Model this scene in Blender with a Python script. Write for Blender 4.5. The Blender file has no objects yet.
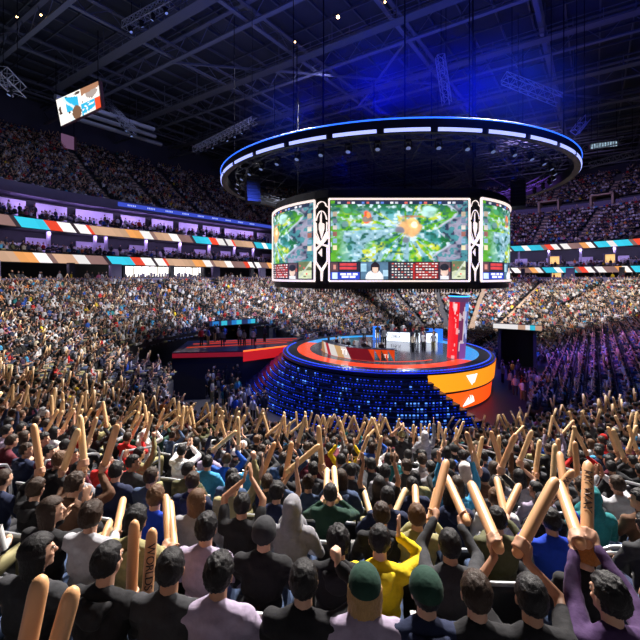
import bpy, bmesh, math, random
import numpy as np
from mathutils import Vector, Matrix, noise, Quaternion
random.seed(7)
RNG = np.random.default_rng(11)
PI = math.pi
SC = bpy.context.scene
COL = SC.collection
rad = math.radians

# ---------------------------------------------------------------- arena frame
EYE = 10.1                       # eye height above the arena floor
F = 400.0                        # focal length, pixels at 640 wide
HOR = 276.0                      # horizon row
ST = Vector((6.19, 38.2))        # stage centre
B = Vector((0.566, 0.824)).normalized()    # long axis of the arena
A = Vector((-B.y, B.x))                    # across it, to the left
P0, P1 = -5.0, 25.0              # ends of the straight part of the bowl

def W(u, v, z=0.0):
    p = ST + B * u + A * v
    return Vector((p.x, p.y, z))
def toUV(x, y):
    d = Vector((x, y)) - ST
    return d.dot(B), d.dot(A)
def pix(x, y, z):
    return 320 + F * x / y, HOR + F * (EYE - z) / y
def unpix(px, py, Y):
    return Vector(((px - 320) / F * Y, Y, EYE - (py - HOR) / F * Y))

def path_pt(seg, a, r, z=0.0):
    """seg R/L: a = u;  N/F: a = angle in degrees. returns position, inward direction"""
    if seg == 'R': return W(a, -r, z), A.copy()
    if seg == 'L': return W(a, r, z), -A
    c = P0 if seg == 'N' else P1
    cu, sv = math.cos(rad(a)), math.sin(rad(a))
    return W(c + r * cu, r * sv, z), -(B * cu + A * sv)

# ---------------------------------------------------------------- materials
MATS = {}
def mat(name, col, rough=0.6, metal=0.0, emis=None, es=0.0, var=0.12, scale=8.0, bump=0.0, spec=0.5, sheen=0.0, trans=0.0):
    if name in MATS: return MATS[name]
    m = bpy.data.materials.new(name); m.use_nodes = True
    nt = m.node_tree; bs = nt.nodes['Principled BSDF']
    bs.inputs['Roughness'].default_value = rough
    bs.inputs['Metallic'].default_value = metal
    bs.inputs['Specular IOR Level'].default_value = spec
    if sheen: bs.inputs['Sheen Weight'].default_value = sheen
    if trans: bs.inputs['Transmission Weight'].default_value = trans
    c = (*col, 1)
    if var > 0 or bump > 0:
        tc = nt.nodes.new('ShaderNodeTexCoord'); nz = nt.nodes.new('ShaderNodeTexNoise')
        nz.inputs['Scale'].default_value = scale; nz.inputs['Detail'].default_value = 3
        nt.links.new(tc.outputs['Object'], nz.inputs['Vector'])
        mx = nt.nodes.new('ShaderNodeMix'); mx.data_type = 'RGBA'
        mx.inputs[6].default_value = (*[max(0, v * (1 - var)) for v in col], 1)
        mx.inputs[7].default_value = (*[min(1, v * (1 + var)) for v in col], 1)
        nt.links.new(nz.outputs['Fac'], mx.inputs[0]); nt.links.new(mx.outputs[2], bs.inputs['Base Color'])
        if bump > 0:
            bp = nt.nodes.new('ShaderNodeBump'); bp.inputs['Strength'].default_value = bump
            bp.inputs['Distance'].default_value = 0.02
            nt.links.new(nz.outputs['Fac'], bp.inputs['Height']); nt.links.new(bp.outputs['Normal'], bs.inputs['Normal'])
    else:
        bs.inputs['Base Color'].default_value = c
    if emis is not None:
        bs.inputs['Emission Color'].default_value = (*emis, 1); bs.inputs['Emission Strength'].default_value = es
    MATS[name] = m; return m

def attr_mat(name, rough=0.8, emis=0.0, base=1.0):
    if name in MATS: return MATS[name]
    m = bpy.data.materials.new(name); m.use_nodes = True
    nt = m.node_tree; bs = nt.nodes['Principled BSDF']
    at = nt.nodes.new('ShaderNodeAttribute'); at.attribute_name = 'Col'
    bs.inputs['Roughness'].default_value = rough
    if emis > 0:
        bs.inputs['Base Color'].default_value = (0.01, 0.01, 0.01, 1)
        nt.links.new(at.outputs['Color'], bs.inputs['Emission Color']); bs.inputs['Emission Strength'].default_value = emis
    else:
        nt.links.new(at.outputs['Color'], bs.inputs['Base Color'])
    MATS[name] = m; return m

def srgb(h):
    v = [int(h[i:i + 2], 16) / 255 for i in (0, 2, 4)]
    return tuple(x / 12.92 if x <= 0.04045 else ((x + 0.055) / 1.055) ** 2.4 for x in v)

# ---------------------------------------------------------------- mesh helpers
def link(o, parent=None):
    COL.objects.link(o)
    if parent is not None: o.parent = parent
    return o
def tag(o, label=None, cat=None, group=None, kind=None):
    if label: o['label'] = label
    if cat: o['category'] = cat
    if group: o['group'] = group
    if kind: o['kind'] = kind
    return o
def empty(name, loc=(0, 0, 0), rz=0.0):
    o = bpy.data.objects.new(name, None); COL.objects.link(o)
    o.location = loc; o.rotation_euler = (0, 0, rz); o.empty_display_size = 0.2
    return o

class MB:
    def __init__(s): s.v = []; s.f = []
    def add(s, vs, fs):
        n = len(s.v); s.v += [tuple(p) for p in vs]; s.f += [tuple(i + n for i in f) for f in fs]
        return s
    def box(s, c, d, M=None):
        hx, hy, hz = d[0] / 2, d[1] / 2, d[2] / 2
        vs = [Vector((x, y, z)) for x in (-hx, hx) for y in (-hy, hy) for z in (-hz, hz)]
        if M is not None: vs = [M @ p for p in vs]
        vs = [p + Vector(c) for p in vs]
        return s.add(vs, [(0, 1, 3, 2), (4, 6, 7, 5), (0, 4, 5, 1), (2, 3, 7, 6), (0, 2, 6, 4), (1, 5, 7, 3)])
    def bar(s, p, q, w, h=None):
        p, q = Vector(p), Vector(q); h = h or w; d = q - p; L = d.length
        if L < 1e-6: return s
        return s.box((p + q) / 2, (w, L, h), d.to_track_quat('Y', 'Z').to_matrix())
    def tube(s, pts, r, n=8, cap=True):
        pts = [Vector(p) for p in pts]; rr = r if isinstance(r, (list, tuple)) else [r] * len(pts)
        base = len(s.v); up = Vector((0, 0, 1)); prev = None
        for i, p in enumerate(pts):
            t = (pts[min(i + 1, len(pts) - 1)] - pts[max(i - 1, 0)]).normalized()
            if prev is None:
                x = t.cross(up)
                if x.length < 1e-3: x = t.cross(Vector((0, 1, 0)))
                x.normalize()
            else:
                x = (prev - t * prev.dot(t)).normalized()
            prev = x; y = t.cross(x)
            for k in range(n):
                a = 2 * PI * k / n
                s.v.append(tuple(p + (x * math.cos(a) + y * math.sin(a)) * rr[i]))
        for i in range(len(pts) - 1):
            for k in range(n):
                a, b = base + i * n + k, base + i * n + (k + 1) % n
                s.f.append((a, b, b + n, a + n))
        if cap:
            s.f.append(tuple(base + k for k in reversed(range(n))))
            s.f.append(tuple(base + (len(pts) - 1) * n + k for k in range(n)))
        return s
    def lathe(s, prof, n=24, c=(0, 0, 0), a0=0.0, a1=2 * PI):
        full = abs(a1 - a0 - 2 * PI) < 1e-6; m = n if full else n + 1; base = len(s.v)
        for (r, z) in prof:
            for k in range(m):
                a = a0 + (a1 - a0) * k / n
                s.v.append((c[0] + r * math.cos(a), c[1] + r * math.sin(a), c[2] + z))
        for i in range(len(prof) - 1):
            for k in range(n):
                k2 = (k + 1) % m
                s.f.append((base + i * m + k, base + i * m + k2, base + (i + 1) * m + k2, base + (i + 1) * m + k))
        return s
    def ell(s, c, r, n=12, m=8, M=None):
        base = len(s.v); c = Vector(c); r = r if hasattr(r, '__len__') else (r, r, r)
        def P(x, y, z):
            p = Vector((x * r[0], y * r[1], z * r[2]))
            if M is not None: p = M @ p
            return tuple(p + c)
        s.v.append(P(0, 0, -1))
        for i in range(1, m):
            t = -PI / 2 + PI * i / m
            for k in range(n):
                a = 2 * PI * k / n
                s.v.append(P(math.cos(t) * math.cos(a), math.cos(t) * math.sin(a), math.sin(t)))
        s.v.append(P(0, 0, 1)); top = len(s.v) - 1
        for k in range(n):
            s.f.append((base, base + 1 + (k + 1) % n, base + 1 + k))
            s.f.append((top, base + 1 + (m - 2) * n + k, base + 1 + (m - 2) * n + (k + 1) % n))
        for i in range(m - 2):
            for k in range(n):
                a = base + 1 + i * n + k; b = base + 1 + i * n + (k + 1) % n
                s.f.append((a, b, b + n, a + n))
        return s
    def cap(s, p, q, r0, r1, n=10):
        """closed tapered capsule"""
        p, q = Vector(p), Vector(q); d = q - p
        if d.length < 1e-5: return s.ell(p, r0)
        t = d.normalized()
        pts = [p - t * r0 * .95, p - t * r0 * .65, p, q, q + t * r1 * .65, q + t * r1 * .95]
        return s.tube(pts, [r0 * .3, r0 * .75, r0, r1, r1 * .75, r1 * .3], n)
    def mesh(s, name, m=None, smooth=False):
        me = bpy.data.meshes.new(name); me.from_pydata(s.v, [], s.f); me.validate(); me.update()
        bm = bmesh.new(); bm.from_mesh(me); bmesh.ops.recalc_face_normals(bm, faces=bm.faces); bm.to_mesh(me); bm.free()
        if m: me.materials.append(m)
        if smooth: me.shade_smooth()
        return me
    def build(s, name, m=None, parent=None, smooth=False, loc=None, rz=0.0):
        o = bpy.data.objects.new(name, s.mesh(name, m, smooth)); link(o, parent)
        if loc is not None: o.location = loc; o.rotation_euler = (0, 0, rz)
        return o

def np_mesh(name, V, Fs, colors=None, m=None, smooth=False):
    """V Nx3, Fs Mx4 quads (last index -1 for a triangle)"""
    me = bpy.data.meshes.new(name); V = np.asarray(V, np.float32); Fs = np.asarray(Fs, np.int64)
    tri = Fs[:, 3] < 0; cnt = np.where(tri, 3, 4)
    flat = Fs.reshape(-1); flat = flat[flat >= 0].astype(np.int32)
    start = np.concatenate([[0], np.cumsum(cnt)[:-1]]).astype(np.int32)
    me.vertices.add(len(V)); me.vertices.foreach_set('co', V.reshape(-1))
    me.loops.add(len(flat)); me.loops.foreach_set('vertex_index', flat)
    me.polygons.add(len(Fs)); me.polygons.foreach_set('loop_start', start)
    if smooth: me.polygons.foreach_set('use_smooth', np.ones(len(Fs), bool))
    me.update(calc_edges=True)
    if colors is not None:
        c = np.ones((len(V), 4), np.float32); c[:, :3] = colors
        at = me.attributes.new('Col', 'FLOAT_COLOR', 'POINT'); at.data.foreach_set('color', c.reshape(-1))
    if m: me.materials.append(m)
    return me

def face_colour_mesh(name, quads, cols, m):
    """separate quads each with its own flat colour"""
    V = np.array(quads, np.float32).reshape(-1, 3); n = len(quads)
    Fs = np.arange(n * 4).reshape(n, 4)
    return np_mesh(name, V, Fs, np.repeat(np.array(cols, np.float32), 4, axis=0), m)
# ---------------------------------------------------------------- materials of the arena
m_dark = mat('dark_concrete', (0.035, 0.036, 0.045), 0.8, scale=3, bump=.2)
m_tread = mat('stand_concrete', (0.06, 0.06, 0.07), 0.85, scale=2, bump=.2)
m_aisle_lit = mat('aisle_concrete_lit', (0.50, 0.36, 0.26), 0.85, scale=4)  # warm stair lighting is put into this concrete colour
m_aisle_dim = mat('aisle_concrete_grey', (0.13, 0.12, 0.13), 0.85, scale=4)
m_floor = mat('arena_floor', (0.022, 0.023, 0.032), 0.45, scale=1.2, bump=.1)
m_black = mat('black_metal', (0.012, 0.012, 0.015), 0.45, .3)
m_steel = mat('roof_steel', (0.11, 0.118, 0.15), 0.6, .2)
m_cable = mat('cable_black', (0.01, 0.01, 0.012), 1.0, 0, spec=0, var=0)
m_deck = mat('roof_deck', (0.03, 0.033, 0.042), 0.9, scale=.6)
m_lilac = mat('suite_wall_lilac', (0.50, 0.44, 0.62), 0.7, scale=1.5)
m_fascia = mat('fascia_purple_grey', (0.16, 0.14, 0.24), 0.7, scale=1)
m_counter = mat('counter_white', (0.45, 0.43, 0.48), 0.6)
m_chrome = mat('rail_metal', (0.62, 0.64, 0.68), 0.3, .8, var=.05)
m_white_led = mat('white_led', (1, 1, 1), .4, emis=(1.0, 0.82, 0.76), es=1.1, var=0)
m_blue_led = mat('blue_led', (0, 0, 1), .4, emis=(0.02, 0.13, 1.0), es=2.0, var=0)
m_ice_led = mat('ice_led', (0.5, .6, 1), .4, emis=(0.36, 0.42, 1.0), es=1.5, var=0)
m_ledattr = attr_mat('led_panel', emis=1.5)
m_warm = mat('warm_lamp', (1, .8, .5), .4, emis=(1.0, 0.6, 0.25), es=14, var=0)

# ---------------------------------------------------------------- stand profiles
R0, DR, ZC = 13.16, 0.85, 6.975
ROWS = list(range(0, 29))
row_r = lambda k: R0 + DR * k
row_z = lambda k: ZC - 0.28 * (22 - k)
def smooth(t): t = min(1, max(0, t)); return t * t * (3 - 2 * t)
def tpar(seg, a):
    return smooth((88 - a) / 50) if seg == 'F' else 0.0
N_UP = 20
def up_row(k, t):
    r = (1 - t) * (41.8 + .78 * k) + t * (40.6 + 1.18 * k + (1.6 if k > 9 else 0))
    z = (1 - t) * (20.5 + .50 * k + .0055 * k * k) + t * (17.3 + .78 * k + .004 * k * k + (1.2 if k > 9 else 0))
    return r, z

def samples(kind):
    s = []
    if kind == 'low':
        s += [('R', u) for u in np.arange(60, P0, -1.5)]
        s += [('N', a) for a in np.arange(270, 90, -2.5)]
        s += [('L', u) for u in np.arange(P0, P1, 1.5)]
        s += [('F', a) for a in np.arange(90, -8, -2.5)]
        s += [('F', a) for a in np.arange(-8, -90.1, -2.5)]
    else:
        s += [('N', a) for a in np.arange(128, 90, -2)]
        s += [('L', u) for u in np.arange(P0, P1, 1.5)]
        s += [('F', a) for a in np.arange(90, -80.1, -2)]
    return s

def sweep(name, samp, prof, m, closed=False, label=None, **kw):
    """prof(t) -> list of (r, z) swept along the bowl"""
    V = []; n = None
    for seg, a in samp:
        p = prof(tpar(seg, a)); n = len(p)
        for r, z in p: V.append(path_pt(seg, a, r, z)[0])
    fs = []
    for i in range(len(samp) - 1):
        for k in range(n if closed else n - 1):
            k2 = (k + 1) % n
            fs.append((i * n + k, i * n + k2, (i + 1) * n + k2, (i + 1) * n + k))
    if closed:
        fs.append(tuple(range(n))); fs.append(tuple((len(samp) - 1) * n + k for k in range(n)))
    mb = MB(); mb.v = [tuple(v) for v in V]; mb.f = fs
    o = mb.build(name, m); tag(o, label, **kw)
    return o

def bite(seg, a, r):
    """the part of the lower stand taken out for the stage entrance"""
    if r > 19.7: return False
    if seg == 'L': return a < 6
    if seg == 'N': return a < 128
    return False

# floor
fl = MB(); fl.box((15, 50, -0.1), (220, 220, 0.2)); tag(fl.build('floor', m_floor), kind='structure')

# lower terraces: full contour rows outside the bite
def terrace(name, samp_ok, k0, k1, m):
    mb = MB()
    S = samp_ok
    for k in range(k0, k1):
        r, z = row_r(k) - .35, row_z(k)
        base = len(mb.v)
        for seg, a in S:
            for rr, zz in ((r, z - .28 if k > k0 else 0), (r, z), (r + DR, z)):
                mb.v.append(tuple(path_pt(seg, a, rr, zz)[0]))
        for i in range(len(S) - 1):
            for j in (0, 1):
                b = base + i * 3 + j
                mb.f.append((b, b + 1, b + 4, b + 3))
    o = mb.build(name, m); o['kind'] = 'structure'; return o
SL = samples('low')
inside = [s for s in SL if not bite(s[0], s[1], 15)]
iA = [s for s in SL[:SL.index(next(x for x in SL if x[0] == 'N' and x[1] < 128))]]
iR = [s for s in iA if s[0] == 'R']; iN = [s for s in iA if s[0] == 'N']
iB = [s for s in SL if (s[0] == 'L' and s[1] >= 6) or s[0] == 'F']
KB = 8
KN = 3
terrace('floor_lower_stand', iR, 0, KB, m_tread); terrace('floor_lower_stand', [iR[-1]] + iN, KN, KB, m_tread)
terrace('floor_lower_stand', iB, 0, KB, m_tread)
terrace('floor_lower_stand', SL, KB, 29, m_tread)
# walls round the bite
wb = MB()
bs_ = [s for s in SL if bite(s[0], s[1], 15)]
for i in range(len(bs_) - 1):
    p, _ = path_pt(*bs_[i], row_r(KB) - .36, 0); q, _ = path_pt(*bs_[i + 1], row_r(KB) - .36, 0)
    h = row_z(KB) + .9; wb.add([p, q, q + Vector((0, 0, h)), p + Vector((0, 0, h))], [(0, 1, 2, 3)])
tag(wb.build('wall_entrance_back', m_black), kind='structure')
for seg, a in ((iA[-1]), (iB[0])):
    w2 = MB(); pts = []
    for k in range(KB):
        p, _ = path_pt(seg, a, row_r(k) - .35, 0); q, _ = path_pt(seg, a, row_r(k) + .5, 0); h = row_z(k) + .85
        w2.add([p, q, q + Vector((0, 0, h)), p + Vector((0, 0, h))], [(0, 1, 2, 3)])
    tag(w2.build('wall_entrance_side', m_dark), kind='structure')

SU = samples('up')
LO = 10.1
# concourse parapet, floor, back wall
sweep('wall_concourse_parapet', SU, lambda t: [(37.6, 8.6), (37.6, 9.85), (37.8, 9.85), (37.8, 8.9)], m_fascia, kind='structure')
sweep('floor_concourse', SU, lambda t: [(37.8, 8.9), (46, 8.9)], m_dark, kind='structure')
sweep('wall_concourse_back', SU, lambda t: [(44.5, 8.9), (44.5, 20.6 - 3.5 * t)], m_dark, kind='structure')
low_z = lambda t: 12.3 - .9 * t
sweep('floor_suite_lower', SU, lambda t: [(39.6, low_z(t) - .6), (39.6, low_z(t) + .3), (41.6, low_z(t) + .3), (41.6, low_z(t) + .8), (44.5, low_z(t) + .8), (44.5, low_z(t) - .6)], m_dark, closed=True, kind='structure')
sweep('floor_suite_upper', SU, lambda t: [(39.6, 15.75), (39.6, 16.7), (41.6, 16.7), (41.6, 17.1), (44.5, 17.1), (44.5, 15.75)], m_dark, closed=True, kind='structure')
sweep('wall_upper_fascia', SU, lambda t: [(41.0, 19.9 - 3 * t), (41.0, 21.2 - 3.2 * t), (41.2, 21.2 - 3.2 * t), (44.5, 19.9 - 3 * t)], m_fascia, closed=True, kind='structure')
# upper deck terraces
mb = MB()
for k in range(N_UP):
    base = len(mb.v)
    for seg, a in SU:
        t = tpar(seg, a); r, z = up_row(k, t); r2, z2 = up_row(k + 1, t); _, z0 = up_row(k - 1, t)
        for rr, zz in ((r - .4, z0 if k else z - .6), (r - .4, z), (r2 - .4, z)): mb.v.append(tuple(path_pt(seg, a, rr, zz)[0]))
    for i in range(len(SU) - 1):
        for j in (0, 1):
            b = base + i * 3 + j; mb.f.append((b, b + 1, b + 4, b + 3))
tag(mb.build('floor_upper_deck', m_tread), kind='structure')
# cross walkway wall in the middle of the end deck
SF = [s for s in SU if s[0] == 'F' and s[1] < 40]
def cross(t):
    r, z = up_row(10, t); return [(r - 1.0, z - 1.6), (r - 1.0, z + .25), (r - .8, z + .25), (r - .8, z - 1.6)]
sweep('wall_cross_aisle', SF, cross, m_fascia, closed=True, kind='structure')
def backw(t):
    r, z = up_row(N_UP, t); return [(r + .2, z - .5), (r + .4, 40)]
sweep('wall_upper_back', SU, backw, mat('back_wall_navy', (0.05, 0.05, 0.085), .9, scale=.5), kind='structure')

# near side: closed wall behind the camera stand
sweep('wall_lower_back', [s for s in SL if s[0] == 'R' or (s[0] == 'N' and s[1] > 165)], lambda t: [(38.2, 8.6), (38.2, 12.5)], m_dark, kind='structure')

# ---- aisles
AISLE_N = [217.8 + 19.3 * i for i in (-5, -4, -3, -2, -1, 0, 1, 2)]
AISLE_S = [0.0, 10.0, 20.0]
AISLE_F = [78 - 18 * i for i in range(0, 10)]
def in_aisle(seg, a, r, w=.62):
    if seg in 'RL': return any(abs(a - x) < w for x in AISLE_S)
    return any(abs(rad(a - x)) * r < w for x in (AISLE_N if seg == 'N' else AISLE_F))
def aisle(seg, a, k0, k1, rowf, name, m, label):
    mb = MB()
    for k in range(k0, k1):
        r, z = rowf(k); r2, z2 = rowf(k + 1)
        for h in (0, 1):
            rr, zz = r - .38 + (r2 - r) * h / 2, z + (z2 - z) * h / 2 - (z2 - z) * .0 + .02
            p, d = path_pt(seg, a, rr, zz); out = -Vector((d.x, d.y, 0)); side = Vector((-out.y, out.x, 0))
            L = (r2 - r) / 2
            c = p + out * L / 2 - Vector((0, 0, .1))
            M = Matrix((side, out, Vector((0, 0, 1)))).transposed()
            mb.box(c, (1.05, L, .24), M)
    o = mb.build(name, m); tag(o, label, 'stairs', 'aisle stairs in the stands'); return o
ordn = ['first', 'second', 'third', 'fourth', 'fifth', 'sixth', 'seventh', 'eighth', 'ninth', 'tenth', 'eleventh', 'twelfth', 'thirteenth', 'fourteenth', 'fifteenth', 'sixteenth', 'seventeenth', 'eighteenth', 'nineteenth', 'twentieth']
def ordinal(n):
    if n <= 20: return ordn[n - 1]
    tens = {2: 'twenty', 3: 'thirty', 4: 'forty', 5: 'fifty', 6: 'sixty', 7: 'seventy'}[n // 10]
    if n % 10 == 0: return tens[:-1] + 'ieth'
    return tens + '-' + ordn[n % 10 - 1]
lowrow = lambda k: (row_r(k), row_z(k))
def upx(seg, a):
    return pix(*path_pt(seg, a, 50, 26)[0])[0]
for i, a in enumerate(AISLE_N):
    aisle('N', a, KN if a > 128 else KB, 28, lowrow, 'aisle_stairs', m_aisle_dim, 'grey concrete aisle steps down the near lower stand, %s from the left' % ordn[i])
for i, a in enumerate(AISLE_S):
    aisle('L', a, KB if a < 6 else 0, 28, lowrow, 'aisle_stairs', m_aisle_dim, 'grey concrete aisle steps on the left lower stand, %s from the corner' % ordn[i])
for i, a in enumerate(AISLE_S[1:]):
    aisle('R', a, 0, 28, lowrow, 'aisle_stairs', m_aisle_dim, 'grey concrete aisle steps on the lower stand at the right, %s from the stage' % ordn[i])
for i, a in enumerate(AISLE_F):
    if -85 < a: aisle('F', a, 0, 28, lowrow, 'aisle_stairs', m_aisle_lit if a < 20 else m_aisle_dim, 'pale aisle steps on the far end lower stand, %s from the left' % ordn[i])
for i, (seg, a) in enumerate([('L', -4), ('L', 4), ('L', 12), ('L', 20), ('F', 84), ('F', 72), ('F', 58), ('F', 40), ('F', 20), ('F', 4), ('F', -8), ('F', -20), ('F', -34)]):
    t = tpar(seg, a)
    k0 = 0 if i % 2 == 0 or t > .5 else 6
    aisle(seg, a, k0, N_UP - 3, lambda k: up_row(k, t), 'aisle_stairs', m_aisle_lit, 'aisle steps coloured as if warmly lit, climbing the upper deck, %s from the left' % ordn[i])
UPA = [('L', -4), ('L', 4), ('L', 12), ('L', 20), ('F', 84), ('F', 72), ('F', 58), ('F', 40), ('F', 20), ('F', 4), ('F', -8), ('F', -20), ('F', -34)]

# ---- vomitory portals on the end deck (pale concrete frames)
for i, a in enumerate([4, -8, -20]):
    r, z = up_row(10, 1); p, d = path_pt('F', a, r - .6, z - 1.2)
    e = empty('stand_portal', p, math.atan2(-d.x, d.y) + PI)
    tag(e, 'pale framed entrance opening in the end upper deck, %s from the left' % ordn[i], 'entrance', 'portals in the end upper deck')
    b = MB(); b.box((-2.1, 0, 1.4), (.4, 3.2, 2.6)); b.box((2.1, 0, 1.4), (.4, 3.2, 2.6)); b.box((0, 0, 2.75), (4.6, 3.2, .35)); b.build('frame', m_aisle_lit, e)
    MB().box((0, 1.2, 1.3), (3.8, .2, 2.6)).build('opening', m_black, e)

# ---- suites: lilac wall panels, columns, counters
def put(seg, a, r, z):
    p, d = path_pt(seg, a, r, z); return p, math.atan2(-d.x, d.y) + PI      # local -y faces the arena
def along(r, step, lo=None):
    out = []
    da = math.degrees(step / r)
    for a in np.arange(126, 90, -da): out.append(('N', float(a)))
    for u in np.arange(P0, P1, step): out.append(('L', float(u)))
    for a in np.arange(90, -58, -da): out.append(('F', float(a)))
    return out
panel_hi = MB().box((0, 0, 1.15), (4.0, .12, 2.45)); hi_me = panel_hi.mesh('wall_suite_panel', m_lilac)
lines = MB()
for x in (-1.2, 0.05, 1.2): lines.box((x, -.08, 1.2), (.06, .04, .5))
for seg, a in along(43.4, 5.2):
    t = tpar(seg, a)
    p, rz = put(seg, a, 43.3, 17.1)
    if t > .3: continue
    o = bpy.data.objects.new('wall_suite_panel', hi_me); link(o); o.location = p; o.rotation_euler = (0, 0, rz); o['kind'] = 'structure'
pl_me = MB().box((0, 0, .9), (2.6, .12, 2.4)).mesh('wall_suite_partition', m_lilac)
col_me = MB().box((0, 0, 1.5), (.35, .35, 3.3)).mesh('pillar_suite', m_lilac)
cnt_me = MB().box((0, 0, .5), (4.6, .5, .95)).mesh('counter_front', m_counter)
for i, (seg, a) in enumerate(along(42, 6.2)):
    t = tpar(seg, a); z = low_z(t) + .3
    p, rz = put(seg, a, 43.9, z + .3); o = bpy.data.objects.new('wall_suite_partition', pl_me); link(o); o.location = p; o.rotation_euler = (0, 0, rz); o['kind'] = 'structure'
    p, rz = put(seg, a, 41.4, z); o = bpy.data.objects.new('pillar_suite', col_me); link(o); o.location = p; o.rotation_euler = (0, 0, rz); o['kind'] = 'structure'
    o.scale.z = (15.75 - z + .05) / 3.15 * .98
NC = 0
for i, (seg, a) in enumerate(along(42, 6.2)):
    t = tpar(seg, a); z = low_z(t) + .8
    a2 = a + (3.1 if seg == 'L' else -math.degrees(3.1 / 42))
    p, rz = put(seg, a2, 42.0, z)
    x, y = pix(*p)
    if not (-60 < x < 275 or 500 < x < 700) or p.y < 5: continue
    NC += 1
    o = bpy.data.objects.new('suite_counter', cnt_me); link(o); o.location = p; o.rotation_euler = (0, 0, rz)
    tag(o, 'pale boxy counter along the lower suite balcony, %s from the left' % ordinal(NC), 'counter', 'suite balcony counters')

# ---- LED ribbons
CY, RE, WH, TN, OR, BR, DK = [srgb(h) for h in ('35c4e0', 'f04a30', 'f4f0ee', 'c9a184', 'f0a35c', '8a6a66', '3a2c34')]
PAT = [(3.4, CY), (1.6, RE), (1.7, WH), (.5, DK), (1.5, WH), (.5, RE), (5.0, TN), (2.2, OR), (1.6, WH), (.7, BR), (2.6, TN), (1.6, WH), (2.4, BR), (.6, DK)]
PAT2 = [(2.2, CY), (1.2, WH), (2.6, CY), (.8, BR), (1.2, RE), (1.2, WH), (.6, DK), (1.4, WH), (2.2, BR), (1.2, OR), (1.0, WH), (.5, DK)]
def ribbon(zf, rr, h, name, label, ph):
    quads, cols = [], []
    # arc length parametrised path
    pts = []; s = 0; prev = None
    for seg, a in [x for x in samples('up')]:
        for sub in (0,):
            p, d = path_pt(seg, a, rr, zf(tpar(seg, a)))
            if prev is not None: s += (p - prev).length
            pts.append((s, p)); prev = p
    S = np.array([q[0] for q in pts]); P = np.array([list(q[1]) for q in pts])
    def at(x):
        x = min(max(x, 0), S[-1]); return Vector([float(np.interp(x, S, P[:, i])) for i in range(3)])
    x = -ph
    up = Vector((0, 0, h)); n = 0
    while x < S[-1]:
        pt = PAT if x < 50 else PAT2
        w, c = pt[n % len(pt)]; n += 1
        sl = .9 if n % 3 else -.7
        sk0 = .9; m = max(1, int(w / 1.0))
        for i in range(m):
            a0, a1 = x + w * i / m, x + w * (i + 1) / m
            quads.append([at(a0 + sk0), at(a1 + sk0), at(a1) + up, at(a0) + up])
            f = 1 + .12 * math.sin(n * 3 + i)
            cols.append([v * f for v in c])
        x += w
    me = face_colour_mesh(name, quads, cols, attr_mat('ribbon_led', emis=1.1))
    bk = sweep('housing', samples('up'), lambda t: [(rr + .04, zf(t) - .08), (rr + .3, zf(t) - .08), (rr + .3, zf(t) + h + .08), (rr + .04, zf(t) + h + .08)], m_black, closed=True)
    e = empty(name, at(S[-1] * .3)); tag(e, label, 'display')
    o = bpy.data.objects.new('led_face', me); link(o, e); bk.parent = e
    for q in (o, bk): q.matrix_parent_inverse = Matrix.Translation(-e.location)
ribbon(lambda t: low_z(t) - .6, 39.2, 1.15, 'ribbon_display', 'lower bright coloured ribbon screen running round the stands', 1.0)
ribbon(lambda t: 15.7, 39.2, 1.15, 'ribbon_display', 'upper bright coloured ribbon screen running round the stands', 12.6)
# thin blue strip on the upper deck fascia (left)
SB = [s for s in SU if s[0] == 'L' and s[1] > -4 or s[0] == 'F' and s[1] > 55]
o = sweep('fascia_strip_display', SB, lambda t: [(40.98, 20.35 - 3 * t), (40.9, 20.35 - 3 * t), (40.9, 20.95 - 3 * t), (40.98, 20.95 - 3 * t)], mat('fascia_led', (0, 0, .2), emis=(0.035, 0.06, 0.42), es=1.3, var=0), closed=True)
tag(o, 'thin deep blue strip screen along the upper deck front on the left', 'display')
fw = MB()
for i, u in enumerate(np.arange(-2, 25, 3.2)):
    for j in range(5):
        p, rz = put('L', u + j * .28, 40.86, 20.65); fw.box(p, (.17, .02, .22), Matrix.Rotation(rz, 3, 'Z'))
w_ = fw.build('lettering', mat('fascia_text', (1, 1, 1), emis=(.35, .45, .9), es=1.0, var=0), o)

# ---- lit bar in the concourse on the left
pA, rz = put('L', 4.6, 38.1, 9.9)
for (u0, wd, col, nm, lb) in ((3.2, 14.0, (1.0, .93, .80), 'concourse_bar', 'long brightly lit white bar counter window under the lower ribbon'),):
    p, rz = put('L', u0, 38.6, 8.9)
    e = empty(nm, p, rz); tag(e, lb, 'bar')
    MB().box((0, .9, 1.85), (wd, .1, 1.5)).build('lit_panel', mat('bar_light', (1, 1, .9), emis=(1.0, .93, .78), es=1.7, scale=2, var=0), e)
    fr = MB(); fr.box((0, .4, 1.0), (wd + .3, .9, .2)); fr.box((-wd / 2 - .1, .4, 1.4), (.3, 1, 2.6)); fr.box((wd / 2 + .1, .4, 1.4), (.3, 1, 2.6))
    for x in np.arange(-6.5, 7, 1.3): fr.box((x, .8, 1.9), (.1, .06, 1.5))
    fr.build('frame', m_dark, e)
    bt = MB()
    for x in np.arange(-6.6, 6.6, .45):
        h = .2 + random.random() * .5; bt.box((x + random.random() * .2, .5, 1.1 + h / 2), (.12 + .2 * random.random(), .2, h))
    bt.build('shelf_goods', m_fascia, e)
for i, (seg, a) in enumerate(along(38.0, 9.0)):
    p, rz = put(seg, a, 38.9, 8.9); 
    mbp = MB().box((0, 0, 1.4), (1.5 if i % 2 else .7, .6, 2.95)); o = mbp.build('pillar_concourse', m_fascia if i % 2 else m_dark, loc=p, rz=rz); o['kind'] = 'structure'
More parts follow.
